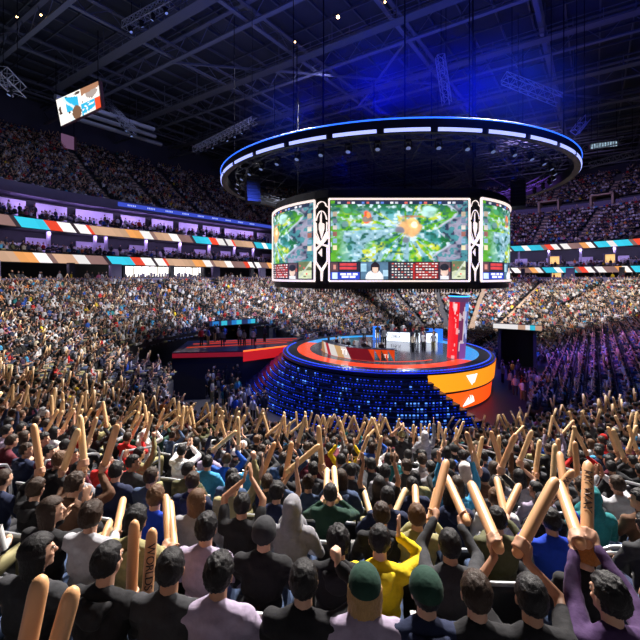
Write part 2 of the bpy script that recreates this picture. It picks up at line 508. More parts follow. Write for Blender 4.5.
# orange lit doorway cubicles at the end stand
for i, (a, z, h) in enumerate([(1.5, 8.9, 2.3), (-14, 8.9, 2.3), (-13.5, 12.7, 1.6), (-28, 12.7, 1.6)]):
    p, rz = put('F', a, 40.5, z); e = empty('concourse_doorway', p, rz)
    tag(e, ['warm lit doorway under the lower ribbon, nearest the big screen', 'warm lit doorway under the lower ribbon at the right', 'small amber lit opening between the ribbons at the right', 'small amber lit opening between the ribbons at the far right edge'][i], 'doorway')
    MB().box((0, .2, h / 2), (1.9, .1, h)).build('lit_panel', mat('door_amber', (.9, .6, .2), emis=(1.0, .62, .22), es=1.0, var=0), e)
    f = MB(); f.box((-1.05, 0, h / 2), (.2, .6, h)); f.box((1.05, 0, h / 2), (.2, .6, h)); f.box((0, 0, h + .08), (2.3, .6, .16)); f.build('frame', m_fascia, e)
# ================================================================ stage
SX, SY, SZ = 6.19, 38.2, 3.2
def sp(r, deg, z=0.0):
    return Vector((SX + r * math.cos(rad(deg)), SY + r * math.sin(rad(deg)), z))
stage = empty('round_stage', (SX, SY, 0)); tag(stage, 'big round raised stage with blue lit steps and orange screens', 'stage')
def lp(v): return Vector(v) - Vector((SX, SY, 0))
m_gloss = mat('stage_gloss', (0.10, 0.10, 0.13), .12, 0.0, scale=.8, var=.4)
m_navy = mat('stage_navy', (0.015, 0.02, 0.06), .3, .3)
m_step = mat('step_metal', (0.05, 0.075, 0.14), .25, .6, scale=2)
MB().lathe([(0.01, SZ), (7.15, SZ), (7.15, SZ - .3)], 72).build('deck', m_gloss, stage)
def ringpart(name, r0, r1, a0, a1, z, m, n=60, h=.06):
    return MB().lathe([(r0, z - h), (r0, z), (r1, z), (r1, z - h)], n, a0=rad(a0), a1=rad(a1)).build(name, m, stage)
m_redled = mat('red_led_floor', (.5, .02, .01), .15, emis=(1.0, 0.075, 0.025), es=1.0, var=0)
m_blueled = mat('cyan_led_floor', (0, .1, .3), .15, emis=(0.03, 0.33, 0.85), es=1.0, var=0)
ringpart('red_floor_ring', 7.15, 8.35, -205, -42, SZ, m_redled)
ringpart('blue_floor_ring', 7.15, 8.35, -42, 155, SZ, m_blueled)
ringpart('floor_line', 6.0, 6.12, -175, -60, SZ + .02, m_redled)
MB().lathe([(8.35, SZ), (9.35, SZ - .02), (9.6, SZ - .05), (9.7, SZ - .3), (9.5, SZ - .4), (9.3, SZ - .5)], 96).build('rim', m_navy, stage)
dl = MB()
for k in range(150):
    a = -200 + 280 * k / 150
    p = lp(sp(9.3, a, SZ + .0)); dl.box(p, (.2, .1, .06), Matrix.Rotation(rad(a) + PI / 2, 3, 'Z'))
o = dl.build('rim_light', mat('rim_led', (0, 0, 1), emis=(.06, .14, 1.0), es=1.0, var=0), stage)
MB().lathe([(9.62, SZ - .06), (9.7, SZ - .09)], 96).build('rim_edge_light', mat('edge_led', (0, 0, 1), emis=(.03, .07, .6), es=.6, var=0), stage)
# steps
NS = 10
m_dots = mat('step_led', (.1, .2, 1), emis=(0.012, 0.06, 1.0), es=.85, var=0)
m_dotb = mat('step_led_bright', (.3, .5, 1), emis=(0.10, 0.30, 1.0), es=1.5, var=0)
for j in range(NS):
    z1 = SZ - .42 - (SZ - .45) * j / NS; z0 = max(.01, z1 - .27); r1 = 9.45 + .36 * (j + 1); r0 = r1 - .5
    a1 = -81 + 1.5 * j; a0 = -214 + 1.2 * j
    st = MB().lathe([(r0 - .3, z1), (r1, z1), (r1, z1 - .09), (r1 - .05, z1 - .1), (r1 - .06, z0 - .03)], 90, a0=rad(a0), a1=rad(a1)).build('step', m_step, stage)
    d, db = MB(), MB(); n = int(rad(a1 - a0) * r1 / .26)
    for i in range(n):
        a = a0 + (a1 - a0) * (i + .5) / n
        if a < -175: continue
        if random.random() < .25: continue
        cen = math.exp(-((a + 92) / 9) ** 2)
        p = lp(sp(r1 - .03, a, (z0 + z1 - .1) / 2)); w = .11 if i % 3 else .19
        tgt = db if (random.random() < .10 + .8 * cen * (j > 3)) else d
        tgt.box(p, (w * .8, .05, .045 if tgt is d else .08), Matrix.Rotation(rad(a) + PI / 2, 3, 'Z'))
    d.build('step_light', m_dots, st)['kind'] = 'stuff'; db.build('step_light_bright', m_dotb, st)['kind'] = 'stuff'
MB().lathe([(9.35, SZ - .3), (9.3, .01)], 96, a0=rad(-20), a1=rad(280)).build('skirt', m_navy, stage)
# curved orange screens
def band(name, r_t, r_b, a0, a1, z0, z1, col, col2):
    n = 30; quads, cols = [], []
    for i in range(n):
        b0, b1 = a0 + (a1 - a0) * i / n, a0 + (a1 - a0) * (i + 1) / n
        for j in range(6):
            t0, t1 = j / 6, (j + 1) / 6
            q = [lp(sp(r_b + (r_t - r_b) * t, b, z0 + (z1 - z0) * t)) for b, t in ((b0, t0), (b1, t0), (b1, t1), (b0, t1))]
            quads.append(q); w = i / n; cols.append([col[c] * (1 - w) + col2[c] * w for c in range(3)])
    o = bpy.data.objects.new(name, face_colour_mesh(name, quads, cols, attr_mat('band_led', emis=1.25))); link(o, stage)
    return o
b1 = band('upper_screen', 9.72, 9.6, -81, -20, 1.62, 2.98, (1.0, .36, .012), (1.0, .22, .008))
b2 = band('lower_screen', 9.45, 9.3, -77, -20, .12, 1.42, (1.0, .13, .008), (1.0, .055, .008))
MB().lathe([(9.3, .05), (9.3, 1.55), (9.6, 1.58), (9.6, 1.5), (9.3, 1.45)], 40, a0=rad(-84), a1=rad(-15)).build('screen_frame', m_navy, stage)
m_logo = mat('logo_white', (1, 1, 1), emis=(1, .93, .85), es=1.3, var=0)
def logo(tris, ac, zc, r, sc_, parent, name='logo'):
    mb = MB()
    for poly in tris:
        pts = [lp(sp(r, ac + math.degrees(x * sc_ / r), zc + y * sc_)) for x, y in poly]
        out = Vector((math.cos(rad(ac)), math.sin(rad(ac)), 0)) * .05
        n = len(pts); mb.add(pts + [p + out for p in pts], [tuple(range(n)), tuple(range(n, 2 * n))] + [(i, (i + 1) % n, n + (i + 1) % n, n + i) for i in range(n)])
    return mb.build(name, m_logo, parent)
logo([[(-1.0, .62), (.35, .62), (.42, .5), (-.02, -.62)], [(.55, .62), (1.0, .62), (.45, -.35), (.2, -.2)], [(.12, -.4), (.3, -.45), (.38, -.3), (.25, -.05)]], -58, 2.35, 9.76, .62, b1)
logo([[(-1.1, -.6), (-.9, -.6), (.1, -.45), (.0, .2), (-.1, .35)], [(.15, .6), (.28, .1), (.2, -.42), (.55, -.38), (.45, .1)], [(.5, .55), (.6, .0), (.62, -.36), (1.0, -.3), (.8, .3)]], -58, .76, 9.50, .62, b2)

# curved desk at the front of the stage
fd = empty('player_desk', sp(6.1, -140, SZ)); tag(fd, 'curved team desk with cream, maroon and orange lit front on the stage', 'desk')
fl_ = fd.location.copy()
quads, cols = [], []
segs = [(-168, -163, srgb('c09060')), (-163, -158, srgb('efe2dc')), (-158, -153, srgb('c83040')), (-153, -144, srgb('f6eee8')), (-144, -137, srgb('e0b078')), (-137, -131, srgb('f0e4e0')), (-131, -112, srgb('7c1020')), (-112, -92, srgb('f04a14'))]
for a0, a1, c in segs:
    n = 4
    for i in range(n):
        b0, b1_ = a0 + (a1 - a0) * i / n, a0 + (a1 - a0) * (i + 1) / n
        sk = 5
        quads.append([sp(6.15, b0 + (sk if a0 > -168 else 0), SZ + .02) - fl_, sp(6.15, b1_ + (sk if a1 < -92 else 0), SZ + .02) - fl_, sp(6.15, b1_, SZ + .95) - fl_, sp(6.15, b0, SZ + .95) - fl_]); cols.append(c)
o = bpy.data.objects.new('front_panel', face_colour_mesh('front_panel', quads, cols, attr_mat('desk_led', emis=.8))); link(o, fd)
tp = MB()
for i in range(19):
    a = -167 + 75 * i / 18; p = sp(5.75, a, SZ + .93) - fl_; tp.box(p, (.46, .75, .06), Matrix.Rotation(rad(a) + PI / 2, 3, 'Z'))
tp.build('table_top', m_navy, fd)
def flat_text(s, size, M, m, parent, name='lettering', ext=.01):
    cu = bpy.data.curves.new(name, 'FONT'); cu.body = s; cu.size = size; cu.extrude = ext; cu.align_x = 'CENTER'; cu.align_y = 'CENTER'
    t = bpy.data.objects.new('tmp', cu); COL.objects.link(t)
    me = bpy.data.meshes.new_from_object(t.evaluated_get(bpy.context.evaluated_depsgraph_get()))
    bpy.data.objects.remove(t); me.materials.clear(); me.materials.append(m)
    o = bpy.data.objects.new(name, me); link(o, parent); o.matrix_local = M; return o
def facing(p, deg, lean=PI / 2):   # text readable from outside at polar angle deg
    return Matrix.Translation(p) @ Matrix.Rotation(rad(deg) + PI / 2, 4, 'Z') @ Matrix.Rotation(lean, 4, 'X')
flat_text('T1', .62, facing(sp(6.2, -132, SZ + .5) - fl_, -132), m_logo, fd)
flat_text('T1', .4, facing(sp(6.2, -98, SZ + .45) - fl_, -98), m_logo, fd)
m_screen = mat('monitor_glow', (.1, .2, .4), .3, emis=(.2, .45, .9), es=.8, var=0)
def monitor(loc, deg, label):
    e = empty('monitor', loc, rad(deg) + PI / 2); tag(e, label, 'monitor', 'monitors on the stage desks')
    MB().box((0, 0, .24), (.44, .04, .26)).build('casing', m_black, e)
    b = MB(); b.box((0, .02, .08), (.06, .04, .16)); b.box((0, .02, .01), (.24, .18, .02)); b.build('foot', m_black, e)
    MB().box((0, .025, .24), (.41, .02, .23)).build('screen', m_screen, e)
for i in range(5):
    a = -160 + 14.5 * i
    monitor(sp(5.75, a, SZ + .96), a, 'small black monitor on the curved front team desk, %s from the left' % ordinal(i + 1))
# rear desk
rd = empty('player_desk', (9.3, 42.6, SZ)); tag(rd, 'white and blue lit team desk at the back of the stage', 'desk')
rl = rd.location.copy()
m_wled = mat('desk_white_led', (1, 1, 1), emis=(.80, .88, 1.0), es=1.1, var=0)
m_bled = mat('desk_blue_led', (0, .2, .8), emis=(.03, .16, .75), es=1.0, var=0)
def slab(name, p, q, z0, z1, m, th=.1):
    p, q = Vector((*p, 0)) - Vector((rl.x, rl.y, 0)), Vector((*q, 0)) - Vector((rl.x, rl.y, 0)); c = (p + q) / 2; d = q - p
    return MB().box((c.x, c.y, (z0 + z1) / 2), (d.length, th, z1 - z0), Matrix.Rotation(math.atan2(d.y, d.x), 3, 'Z')).build(name, m, rd)
slab('front_panel', (6.6, 43.0), (9.35, 41.6), .02, 1.0, m_wled)
slab('dark_divider', (9.35, 41.6), (9.75, 41.5), .02, 1.05, m_navy)
slab('front_panel', (9.75, 41.5), (10.35, 41.45), .02, 1.0, m_wled)
slab('dark_divider', (10.35, 41.45), (11.0, 41.45), .02, 1.05, mat('slate_panel', (.16, .13, .2), .5))
slab('front_panel', (11.0, 41.45), (12.2, 41.6), .02, .95, m_wled)
slab('blue_panel', (11.3, 42.6), (12.9, 42.0), .02, 1.35, m_bled)
slab('blue_panel', (5.7, 43.1), (6.5, 42.9), .02, 1.5, m_bled)
slab('emblem_panel', (5.95, 42.95), (6.25, 42.85), .3, 1.3, m_wled, .12)
slab('table_top', (6.6, 43.3), (9.35, 41.95), .95, 1.02, m_navy, .7); slab('table_top', (9.35, 41.95), (12.2, 41.95), .95, 1.02, m_navy, .7)
m_ink = mat('dark_ink', (.03, .03, .04), .6, var=0)
flat_text('DRX', .55, Matrix.Translation(Vector((8.0, 42.29 - .12, SZ + .5)) - rl) @ Matrix.Rotation(math.atan2(-1.4, 2.75), 4, 'Z') @ Matrix.Rotation(PI / 2, 4, 'X'), m_ink, rd)
for i in range(5):
    x = 7.2 + 1.0 * i; y = 43.0 - .5 * (x - 6.6) if x < 9.35 else 41.95
    e = empty('monitor', (x, y, SZ + 1.03), PI); tag(e, 'small black monitor on the white lit rear team desk, %s from the left' % ordinal(i + 1), 'monitor', 'monitors on the stage desks')
    MB().box((0, 0, .24), (.44, .04, .26)).build('casing', m_black, e)
    MB().box((0, -.025, .24), (.41, .02, .23)).build('screen', m_screen, e)
    b = MB(); b.box((0, -.02, .08), (.06, .04, .16)); b.box((0, -.02, .01), (.24, .18, .02)); b.build('foot', m_black, e)
# gaming chairs behind both desks
m_chair = mat('chair_pale', (.62, .62, .66), .6); m_chair_red = mat('chair_red', (.5, .03, .03), .6)
def gaming_chair(loc, rz, label, m):
    e = empty('gaming_chair', loc, rz); tag(e, label, 'chair', 'gaming chairs on the stage')
    remesh_box(MB().box((0, 0, .46), (.50, .50, .10)), .02).build('seat', m, e)
    remesh_box(MB().box((0, -.27, .90), (.48, .10, .80), Matrix.Rotation(.12, 3, 'X')), .03).build('backrest', m, e)
    for s_ in (-1, 1):
        MB().box((s_ * .30, -.02, .66), (.07, .30, .04)).bar((s_ * .30, -.05, .64), (s_ * .22, -.05, .42), .04).build('armrest', m_black, e)
    b = MB().tube([(0, 0, .06), (0, 0, .42)], .035, 8)
    for k in range(5): b.bar((0, 0, .07), (.30 * math.cos(k * 1.2566), .30 * math.sin(k * 1.2566), .04), .05)
    b.build('base', m_black, e)
def remesh_box(mb, w):
    return mb
for i in range(5):
    a = -160 + 14.5 * i; q = sp(4.95, a, SZ); gaming_chair(q, rad(a) - PI / 2, 'pale gaming chair behind the curved front desk, %s from the left' % ordinal(i + 1), m_chair)
for i in range(5):
    x = 7.2 + 1.0 * i; y = (43.0 - .5 * (x - 6.6) if x < 9.35 else 41.95) + .85; gaming_chair((x, y, SZ), PI, 'red gaming chair behind the white rear desk, %s from the left' % ordinal(i + 1), m_chair_red)
# leaning screen column
tc_ = empty('screen_column', (11.55, 34.0, SZ)); tag(tc_, 'tall red and blue screen column rising from the stage', 'column')
quads, cols = [], []
H = 5.1; n = 28; mz = 40
for i in range(n):
    for j in range(mz):
        q = []
        for (ii, jj) in ((i, j), (i + 1, j), (i + 1, j + 1), (i, j + 1)):
            a = rad(-190 + 200 * ii / n); t = jj / mz
            q.append((.30 * t + (.74 + .06 * t) * math.cos(a), (.74 + .06 * t) * math.sin(a), H * t))
        x = (i + .5) / n; t = (j + .5) / mz
        s = math.sin(9 * t + 3 * x) * .5 + .5; nz = noise.noise(Vector((x * 9, t * 5, 3)))
        if t > .93: c = (.10, .04, .12)
        elif x < .42: c = (.85, .01, .02) if not (abs(x - .30 - .1 * math.sin(4 * t)) < .05 and nz > -.05) else (.9, .35, .35)
        elif x < .6: c = (.16, .03, .10) if nz < .12 else (.6, .45, .5)
        else: c = (.10, .10, .32) if nz < .05 else (.45, .50, .75)
        if t < .25 and x > .5: c = (.22 * (1 - t), .06, .30)
        if x > .62 and .78 < t < .9: c = (.12, .35, .9)
        if .72 < t < .9 and .25 < x < .36 and (t - .72) > abs(x - .305) * 2.2: c = (1, .6, .6)
        quads.append(q); cols.append(c)
o = bpy.data.objects.new('screen_face', face_colour_mesh('screen_face', quads, cols, attr_mat('column_led', emis=1.1))); link(o, tc_)
MB().tube([(0, .12, 0), (.3, .12, H)], .66, 20).build('core', m_black, tc_)
MB().tube([(.3, .05, H), (.34, .05, H + .25)], .82, 24).build('cap', m_black, tc_)
MB().lathe([(.84, 0), (.9, .04), (.84, .1)], 28, c=(.31, .04, H + .04)).build('cap_light', mat('cyan_ring', (0, .5, 1), emis=(.05, .4, 1.0), es=2.5, var=0), tc_)

# runway
rw = empty('entrance_runway', (-8.5, 39, 0)); tag(rw, 'raised entrance runway with glowing red side leading to the stage from the left', 'runway')
ro = Vector((-8.5, 39, 0))
def quadbox(pts, z0, z1, name, m, par, off):
    lo = [Vector((x, y, z0)) - off for x, y in pts]; hi = [Vector((x, y, z1)) - off for x, y in pts]; n = len(pts)
    return MB().add(lo + hi, [tuple(range(n)), tuple(range(n, 2 * n))] + [(i, (i + 1) % n, n + (i + 1) % n, n + i) for i in range(n)]).build(name, m, par)
RW = [(-3.1, 40.4), (-7.2, 37.4), (-13.5, 36.6), (-14.2, 43.0), (-8.2, 44.4), (-1.9, 46.0)]
quadbox(RW, 0, 2.0, 'base', m_dark, rw, ro); quadbox([(x, y) for x, y in RW], 2.0, 3.1, 'deck', m_navy, rw, ro)
def strip(p, q, z0, z1, name, m, off=.05):
    p, q = Vector((*p, 0)), Vector((*q, 0)); d = (q - p).normalized(); nrm = Vector((d.y, -d.x, 0)); 
    if nrm.y > 0: nrm = -nrm
    c = (p + q) / 2 + nrm * off - ro
    return MB().box((c.x, c.y, (z0 + z1) / 2), ((q - p).length, .06, z1 - z0), Matrix.Rotation(math.atan2(d.y, d.x), 3, 'Z')).build(name, m, rw)
m_redwall = mat('red_wall_led', (.3, 0, 0), emis=(.55, .012, .02), es=.9, scale=.7, var=0)
strip((-3.1, 40.4), (-7.2, 37.4), 2.1, 3.0, 'red_side_panel', m_redwall)
strip((-3.1, 40.4), (-7.2, 37.4), 3.02, 3.14, 'edge_light', mat('orange_line', (1, .2, 0), emis=(1.0, .16, .03), es=1.8, var=0), .08)
strip((-7.2, 37.4), (-13.5, 36.6), 2.6, 3.0, 'red_side_panel', mat('red_wall_dim', (.2, 0, 0), emis=(.30, .01, .03), es=.6, var=0))
for (p, q) in (((-3.5, 42.0), (-13.0, 39.0)), ((-3.0, 43.2), (-13.0, 41.0)), ((-2.6, 44.6), (-12.0, 42.4))):
    a, b = Vector((*p, 3.13)) - ro, Vector((*q, 3.13)) - ro
    MB().bar(a, b, .22, .04).build('floor_line', mat('red_line_led', (.3, 0, 0), emis=(.8, .07, .02), es=.7, var=0), rw)

# tunnel mouths with lit headers
def tunnel(loc, rz, w, d, h, label, colr):
    e = empty('tunnel_box', loc, rz); tag(e, label, 'tunnel')
    b = MB(); b.box((-w / 2, 0, h / 2), (.3, d, h)); b.box((w / 2, 0, h / 2), (.3, d, h)); b.box((0, 0, h), (w + .3, d, .3)); b.box((0, d / 2, h / 2), (w, .2, h)); b.build('shell', m_dark, e)
    q, c = [], []; x = -w / 2 - .6
    while x < w / 2 + .5:
        ww = random.uniform(.25, .8); q.append([(x, -d / 2 - .12, h - .05), (x + ww, -d / 2 - .12, h - .05), (x + ww, -d / 2 - .12, h + .45), (x, -d / 2 - .12, h + .45)]); c.append(random.choice(colr)); x += ww
    o = bpy.data.objects.new('header_screen', face_colour_mesh('header_screen', q, c, attr_mat('header_led', emis=.9))); link(o, e)
    MB().box((0, -d / 2 + .05, h + .2), (w + 1.3, .2, .6)).build('header', m_black, e)
tunnel((21.6, 43.8, 0), rad(-28), 3.4, 3.0, 4.5, 'dark tunnel box with a lit header behind the stage at the right', [CY, WH, TN, WH, BR])
tunnel((-10.8, 47.0, 0), rad(35), 4.4, 3.0, 4.6, 'dark tunnel box with a blue lit header beyond the red runway', [srgb('2080d0'), CY, srgb('203060'), srgb('c06050')])

# ================================================================ big screens
DZ = EYE
drum = empty('hanging_screen_drum', (SX, SY, EYE + 2)); tag(drum, 'huge hanging drum of white framed game screens above the stage', 'screen')
do = drum.location.copy()
CX = 6.3
def dp(deg, z, r=10.7): return Vector((CX + r * math.cos(rad(deg)), SY + r * math.sin(rad(deg)), EYE + z))
Tz, Bz = 5.62, -.37
hashv = np.random.default_rng(5)
def fbm(x, y, sx, sy, seed, oct=3):
    """cheap value noise"""
    r = np.random.default_rng(seed); out = np.zeros_like(x); amp = 1; tot = 0
    for o_ in range(oct):
        g = r.random((64, 64)); X = x * sx * 2 ** o_; Y = y * sy * 2 ** o_
        i = np.floor(X).astype(int); j = np.floor(Y).astype(int); fx = X - i; fy = Y - j
        fx = fx * fx * (3 - 2 * fx); fy = fy * fy * (3 - 2 * fy)
        G = lambda a, b: g[a % 64, b % 64]
        out += amp * ((G(i, j) * (1 - fx) + G(i + 1, j) * fx) * (1 - fy) + (G(i, j + 1) * (1 - fx) + G(i + 1, j + 1) * fx) * fy)
        tot += amp; amp *= .5
    return out / tot
def paint(nx, ny, asp, crop=(0, 1)):
    """picture on the screens: a green and icy-blue map seen from above, with info bars"""
    u, v = np.meshgrid((np.arange(nx) + .5) / nx * (crop[1] - crop[0]) + crop[0], (np.arange(ny) + .5) / ny)   # v from the bottom
    img = np.zeros((ny, nx, 3))
    ang = np.arctan2(v - .62, (u - .55) * 1.7); rr = np.hypot(v - .62, (u - .55) * 1.7)
    streak = fbm(ang * 2.2 + 9, rr * 1.2, 3.2, 2.2, 3, 3); n1 = fbm(u, v, 7, 5, 5, 3); n2 = fbm(u, v, 16, 14, 8, 2)
    n3 = fbm(u, v, 34, 26, 18, 2); ice = np.array(srgb('8fb8c8')); grn = np.array(srgb('5fae28')); dgr = np.array(srgb('1f6a3c')); tea = np.array(srgb('3f9aa0')); yel = np.array(srgb('b9c23a'))
    img[:] = ice
    def mixin(mask, c):
        mk = np.clip(mask, 0, 1)[..., None]; img[:] = img * (1 - mk) + np.array(c) * mk
    mixin((n1 - .45) * 5, tea); mixin((streak - .50) * 9, grn); mixin((n2 - .56) * 6 * (streak > .45), yel); mixin((v - .82) * 9, dgr); mixin((n1 - .6) * 7, dgr)
    mixin((n3 - .60) * 6, (.50, .66, .74)); mixin((.38 - n3) * 7, (.03, .16, .12)); mixin((streak - .66) * 8 * (n3 > .55), yel)
    mixin((.17 - u) * 9 * (n2 > .4) * .8, grn * .8)
    edge = .80 + .05 * np.sin(v * 17) + .12 * (v - .3)
    mixin((u - edge) * 40 * (v > .25), (.035, .05, .10)); mixin(((n2 - .42) * 9) * (u > edge), (.30, .29, .40)); mixin(((n3 - .5) * 9) * (u > edge), (.06, .22, .26))
    mixin((.02 - np.abs(u - edge)) * 60 * (n2 > .35), (.45, .5, .62))
    def blob(x, y, rx, ry, c, k=1.0):
        d = ((u - x) / rx) ** 2 + ((v - y) / ry) ** 2; mixin((1.0 - d + (n2 - .5) * 1.6) * 2 * k, c)
    blob(.27, .80, .040, .085, (.9, .10, .03)); blob(.27, .77, .05, .04, (.25, .2, .18)); blob(.275, .82, .018, .05, (1.0, .35, .1))
    blob(.58, .66, .10, .13, (.75, .42, .18)); blob(.60, .72, .05, .07, (.95, .55, .2)); blob(.61, .70, .025, .04, (1.0, .85, .6)); blob(.50, .62, .045, .06, (.2, .2, .26)); blob(.545, .50, .035, .045, (.18, .22, .28))
    blob(.60, .88 - .08, .09, .02, (.5, .2, .1), .5); blob(.72, .86, .07, .07, (.45, .75, .7), .7); blob(.12, .88, .03, .04, (.06, .3, .12)); blob(.14, .40, .02, .035, (.03, .16, .13)); blob(.1, .7, .03, .05, (.15, .3, .3), .7)
    # side icon columns
    for k in range(6):
        y = .80 - k * .085
        for s in (.015, .955):
            q = (u > s) & (u < s + .03) & (v > y) & (v < y + .06); img[q] = [(.5, .4, .3), (.15, .2, .3), (.6, .55, .5), (.3, .12, .1), (.2, .35, .5), (.7, .6, .4)][k]
    # top bar
    q = (v > .955) & (u > .03) & (u < .97); img[q] = (.02, .03, .07)
    for k in range(26):
        x = .05 + k * .035; q = (v > .962) & (v < .99) & (u > x) & (u < x + .022)
        if k % 3 != 1: img[q] = [(.5, .52, .6), (.1, .2, .6), (.6, .12, .1), (.75, .75, .8)][k % 4]
    # bottom panel
    q = v < .225; img[q] = (.022, .022, .035)
    def rect(x0, x1, y0, y1, c): img[(u >= x0) & (u < x1) & (v >= y0) & (v < y1)] = c
    rect(.0, .055, .10, .215, (.10, .05, .05)); rect(.02, .04, .13, .19, (.6, .25, .2))
    for y in (.13, .175): rect(.065, .19, y, y + .03, (.55, .05, .05))
    rect(.0, .21, .0, .095, (.03, .06, .50)); rect(.01, .05, .01, .085, (.6, .75, .95))
    for k, (a, b) in enumerate(((.07, .11), (.12, .15), (.16, .195))): rect(a, b, .055, .08, (.9, .9, .95))
    for k, (a, b) in enumerate(((.08, .13), (.14, .18))): rect(a, b, .02, .045, (.9, .9, .95))
    # caster camera: person with dark hair in white
    rect(.22, .42, .0, .222, (.08, .16, .25)); rect(.22, .26, .1, .2, (.35, .6, .75)); rect(.38, .42, .04, .12, (.4, .6, .75))
    def el(x, y, rx, ry, c): img[(((u - x) / rx) ** 2 + ((v - y) / ry) ** 2 < 1) & (v < .222)] = c
    el(.32, .02, .065, .10, (.75, .75, .78)); el(.325, .15, .034, .07, (.02, .015, .02)); el(.325, .13, .022, .05, (.75, .50, .40)); rect(.30, .35, .155, .18, (.02, .015, .02))
    for blk, (x0, c) in enumerate(((.44, (.5, .5, .55)), (.62, (.55, .04, .04)))):
        for r_ in range(6):
            y = .185 - r_ * .034
            rect(x0, x0 + .165, y, y + .026, (.05, .05, .07) if blk == 0 else (.36, .02, .02))
            for c_ in range(7):
                x = x0 + .005 + c_ * .023; rect(x, x + (.012 if (c_ + r_) % 3 else .018), y + .006, y + .02, (.75, .72, .7) if (c_ * 3 + r_) % 4 else (.6, .1, .08))
    rect(.60, .616, .0, .2, (.4, .02, .02)); 
    rect(.80 - .005, .875, .0, .222, (.12, .08, .10)); el(.83, .10, .028, .06, (.7, .48, .4)); el(.83, .155, .032, .045, (.02, .02, .03)); rect(.80, .86, .0, .05, (.7, .7, .75)); rect(.86, .875, .1, .15, (.5, .1, .08))
    q = (u > .885) & (u < .985) & (v < .235) & (v > .005); img[q] = np.array((.16, .20, .10))
    mm = q & (n2 > .5); img[mm] = (.55, .6, .4); mm = q & (np.abs((u - .885) / .1 - (v / .235)) < .08); img[mm] = (.5, .55, .45)
    for (x, y) in ((.90, .18), (.95, .07), (.93, .15)): el(x, y, .006, .012, (.8, .1, .1))
    return np.clip(img * (0.55 + .45 * n2[..., None] + .45 * n3[..., None]), 0, 1)
def screen_mesh(name, P, nx, ny, img, parent):
    """P(s, t) world point, s left to right, t bottom to top"""
    V = np.array([[list(P(i / nx, j / ny) - do) for i in range(nx + 1)] for j in range(ny + 1)], np.float32)
    q = np.stack([V[:-1, :-1], V[:-1, 1:], V[1:, 1:], V[1:, :-1]], axis=2).reshape(-1, 3)
    Fs = np.arange(nx * ny * 4).reshape(-1, 4)
    me = np_mesh(name, q, Fs, np.repeat(img.reshape(-1, 3), 4, axis=0), attr_mat('game_screen', emis=1.35))
    o = bpy.data.objects.new(name, me); link(o, parent); return o
MX0, MX1, MY = .66, 10.9, 29.2
mainP = lambda s, t: Vector((MX0 + .12 + (MX1 - MX0 - .24) * s, MY, EYE + Bz + .12 + (Tz - Bz - .24) * t))
screen_mesh('main_screen', mainP, 260, 150, paint(260, 150, 1), drum)
aL0, aL1, aR0, aR1 = -173, -128.7, -60, -13
def arcP(a0, a1):
    return lambda s, t: dp(a0 + (a1 - a0) * (.012 + .976 * s), Bz + .12 + (Tz - Bz - .24) * t)
screen_mesh('side_screen', arcP(aL0, aL1), 150, 110, paint(150, 110, 1, (.45, 1)), drum)
screen_mesh('side_screen', arcP(aR0, aR1), 150, 110, paint(150, 110, 1, (0, .55)), drum)
# frames
def dbar(mb, p, q, w): mb.bar(Vector(p) - do, Vector(q) - do, w, w)
fr = MB(); z0, z1 = EYE + Bz, EYE + Tz
c4 = [(MX0, MY - .03, z0), (MX1, MY - .03, z0), (MX1, MY - .03, z1), (MX0, MY - .03, z1)]
for i in range(4): dbar(fr, c4[i], c4[(i + 1) % 4], .12)
fr.build('main_frame_light', m_white_led, drum)
for a0, a1 in ((aL0, aL1), (aR0, aR1)):
    fr = MB(); n = 24
    for zz in (Bz, Tz):
        for i in range(n): dbar(fr, dp(a0 + (a1 - a0) * i / n, zz, 10.73), dp(a0 + (a1 - a0) * (i + 1) / n, zz, 10.73), .15)
    for a in (a0, a1): dbar(fr, dp(a, Bz, 10.73), dp(a, Tz, 10.73), .15)
    fr.build('side_frame_light', m_white_led, drum)
# hull
out = [Vector((MX0, MY + .12, 0)), Vector((MX1, MY + .12, 0))] + [Vector((dp(a, 0, 10.55).x, dp(a, 0, 10.55).y, 0)) for a in np.arange(aR0, 181, 6)] + [Vector((dp(a, 0, 10.55).x, dp(a, 0, 10.55).y, 0)) for a in (184, 187, 192, 198, 205, 212, 219, 225, 231.3)]
def loft(outline, prof, m, name, parent, off):
    """prof: (z, scale about centre)"""
    mb = MB(); n = len(outline); c = Vector((CX, SY, 0))
    for z, s in prof:
        for p in outline: q = c + (p - c) * s; mb.v.append(tuple(Vector((q.x, q.y, z)) - off))
    for i in range(len(prof) - 1):
        for k in range(n): mb.f.append((i * n + k, i * n + (k + 1) % n, (i + 1) * n + (k + 1) % n, (i + 1) * n + k))
    return mb.build(name, m, parent)
loft(out, [(EYE - .75, .9), (EYE - .95, 1.0), (EYE - .45, 1.01), (EYE - .45, .995), (EYE + 5.7, .995), (EYE + 5.75, 1.02), (EYE + 6.35, 1.0), (EYE + 6.6, .9), (EYE + 6.6, .5)], m_black, 'hull', drum, do)
loft(out, [(EYE + 6.62, .93), (EYE + 6.66, .93), (EYE + 6.66, .91)], mat('hull_trim_grey', (.12, .14, .2), .5), 'top_rail', drum, do)
fg = MB()
for i in range(60):
    x = MX0 - 1 + 12.3 * i / 59; fg.box(Vector((x, MY + .2 + (0 if MX0 < x < MX1 else .4), EYE - 1.05)) - do, (.09, .09, .3))
fg.build('underside_fixture', m_black, drum)
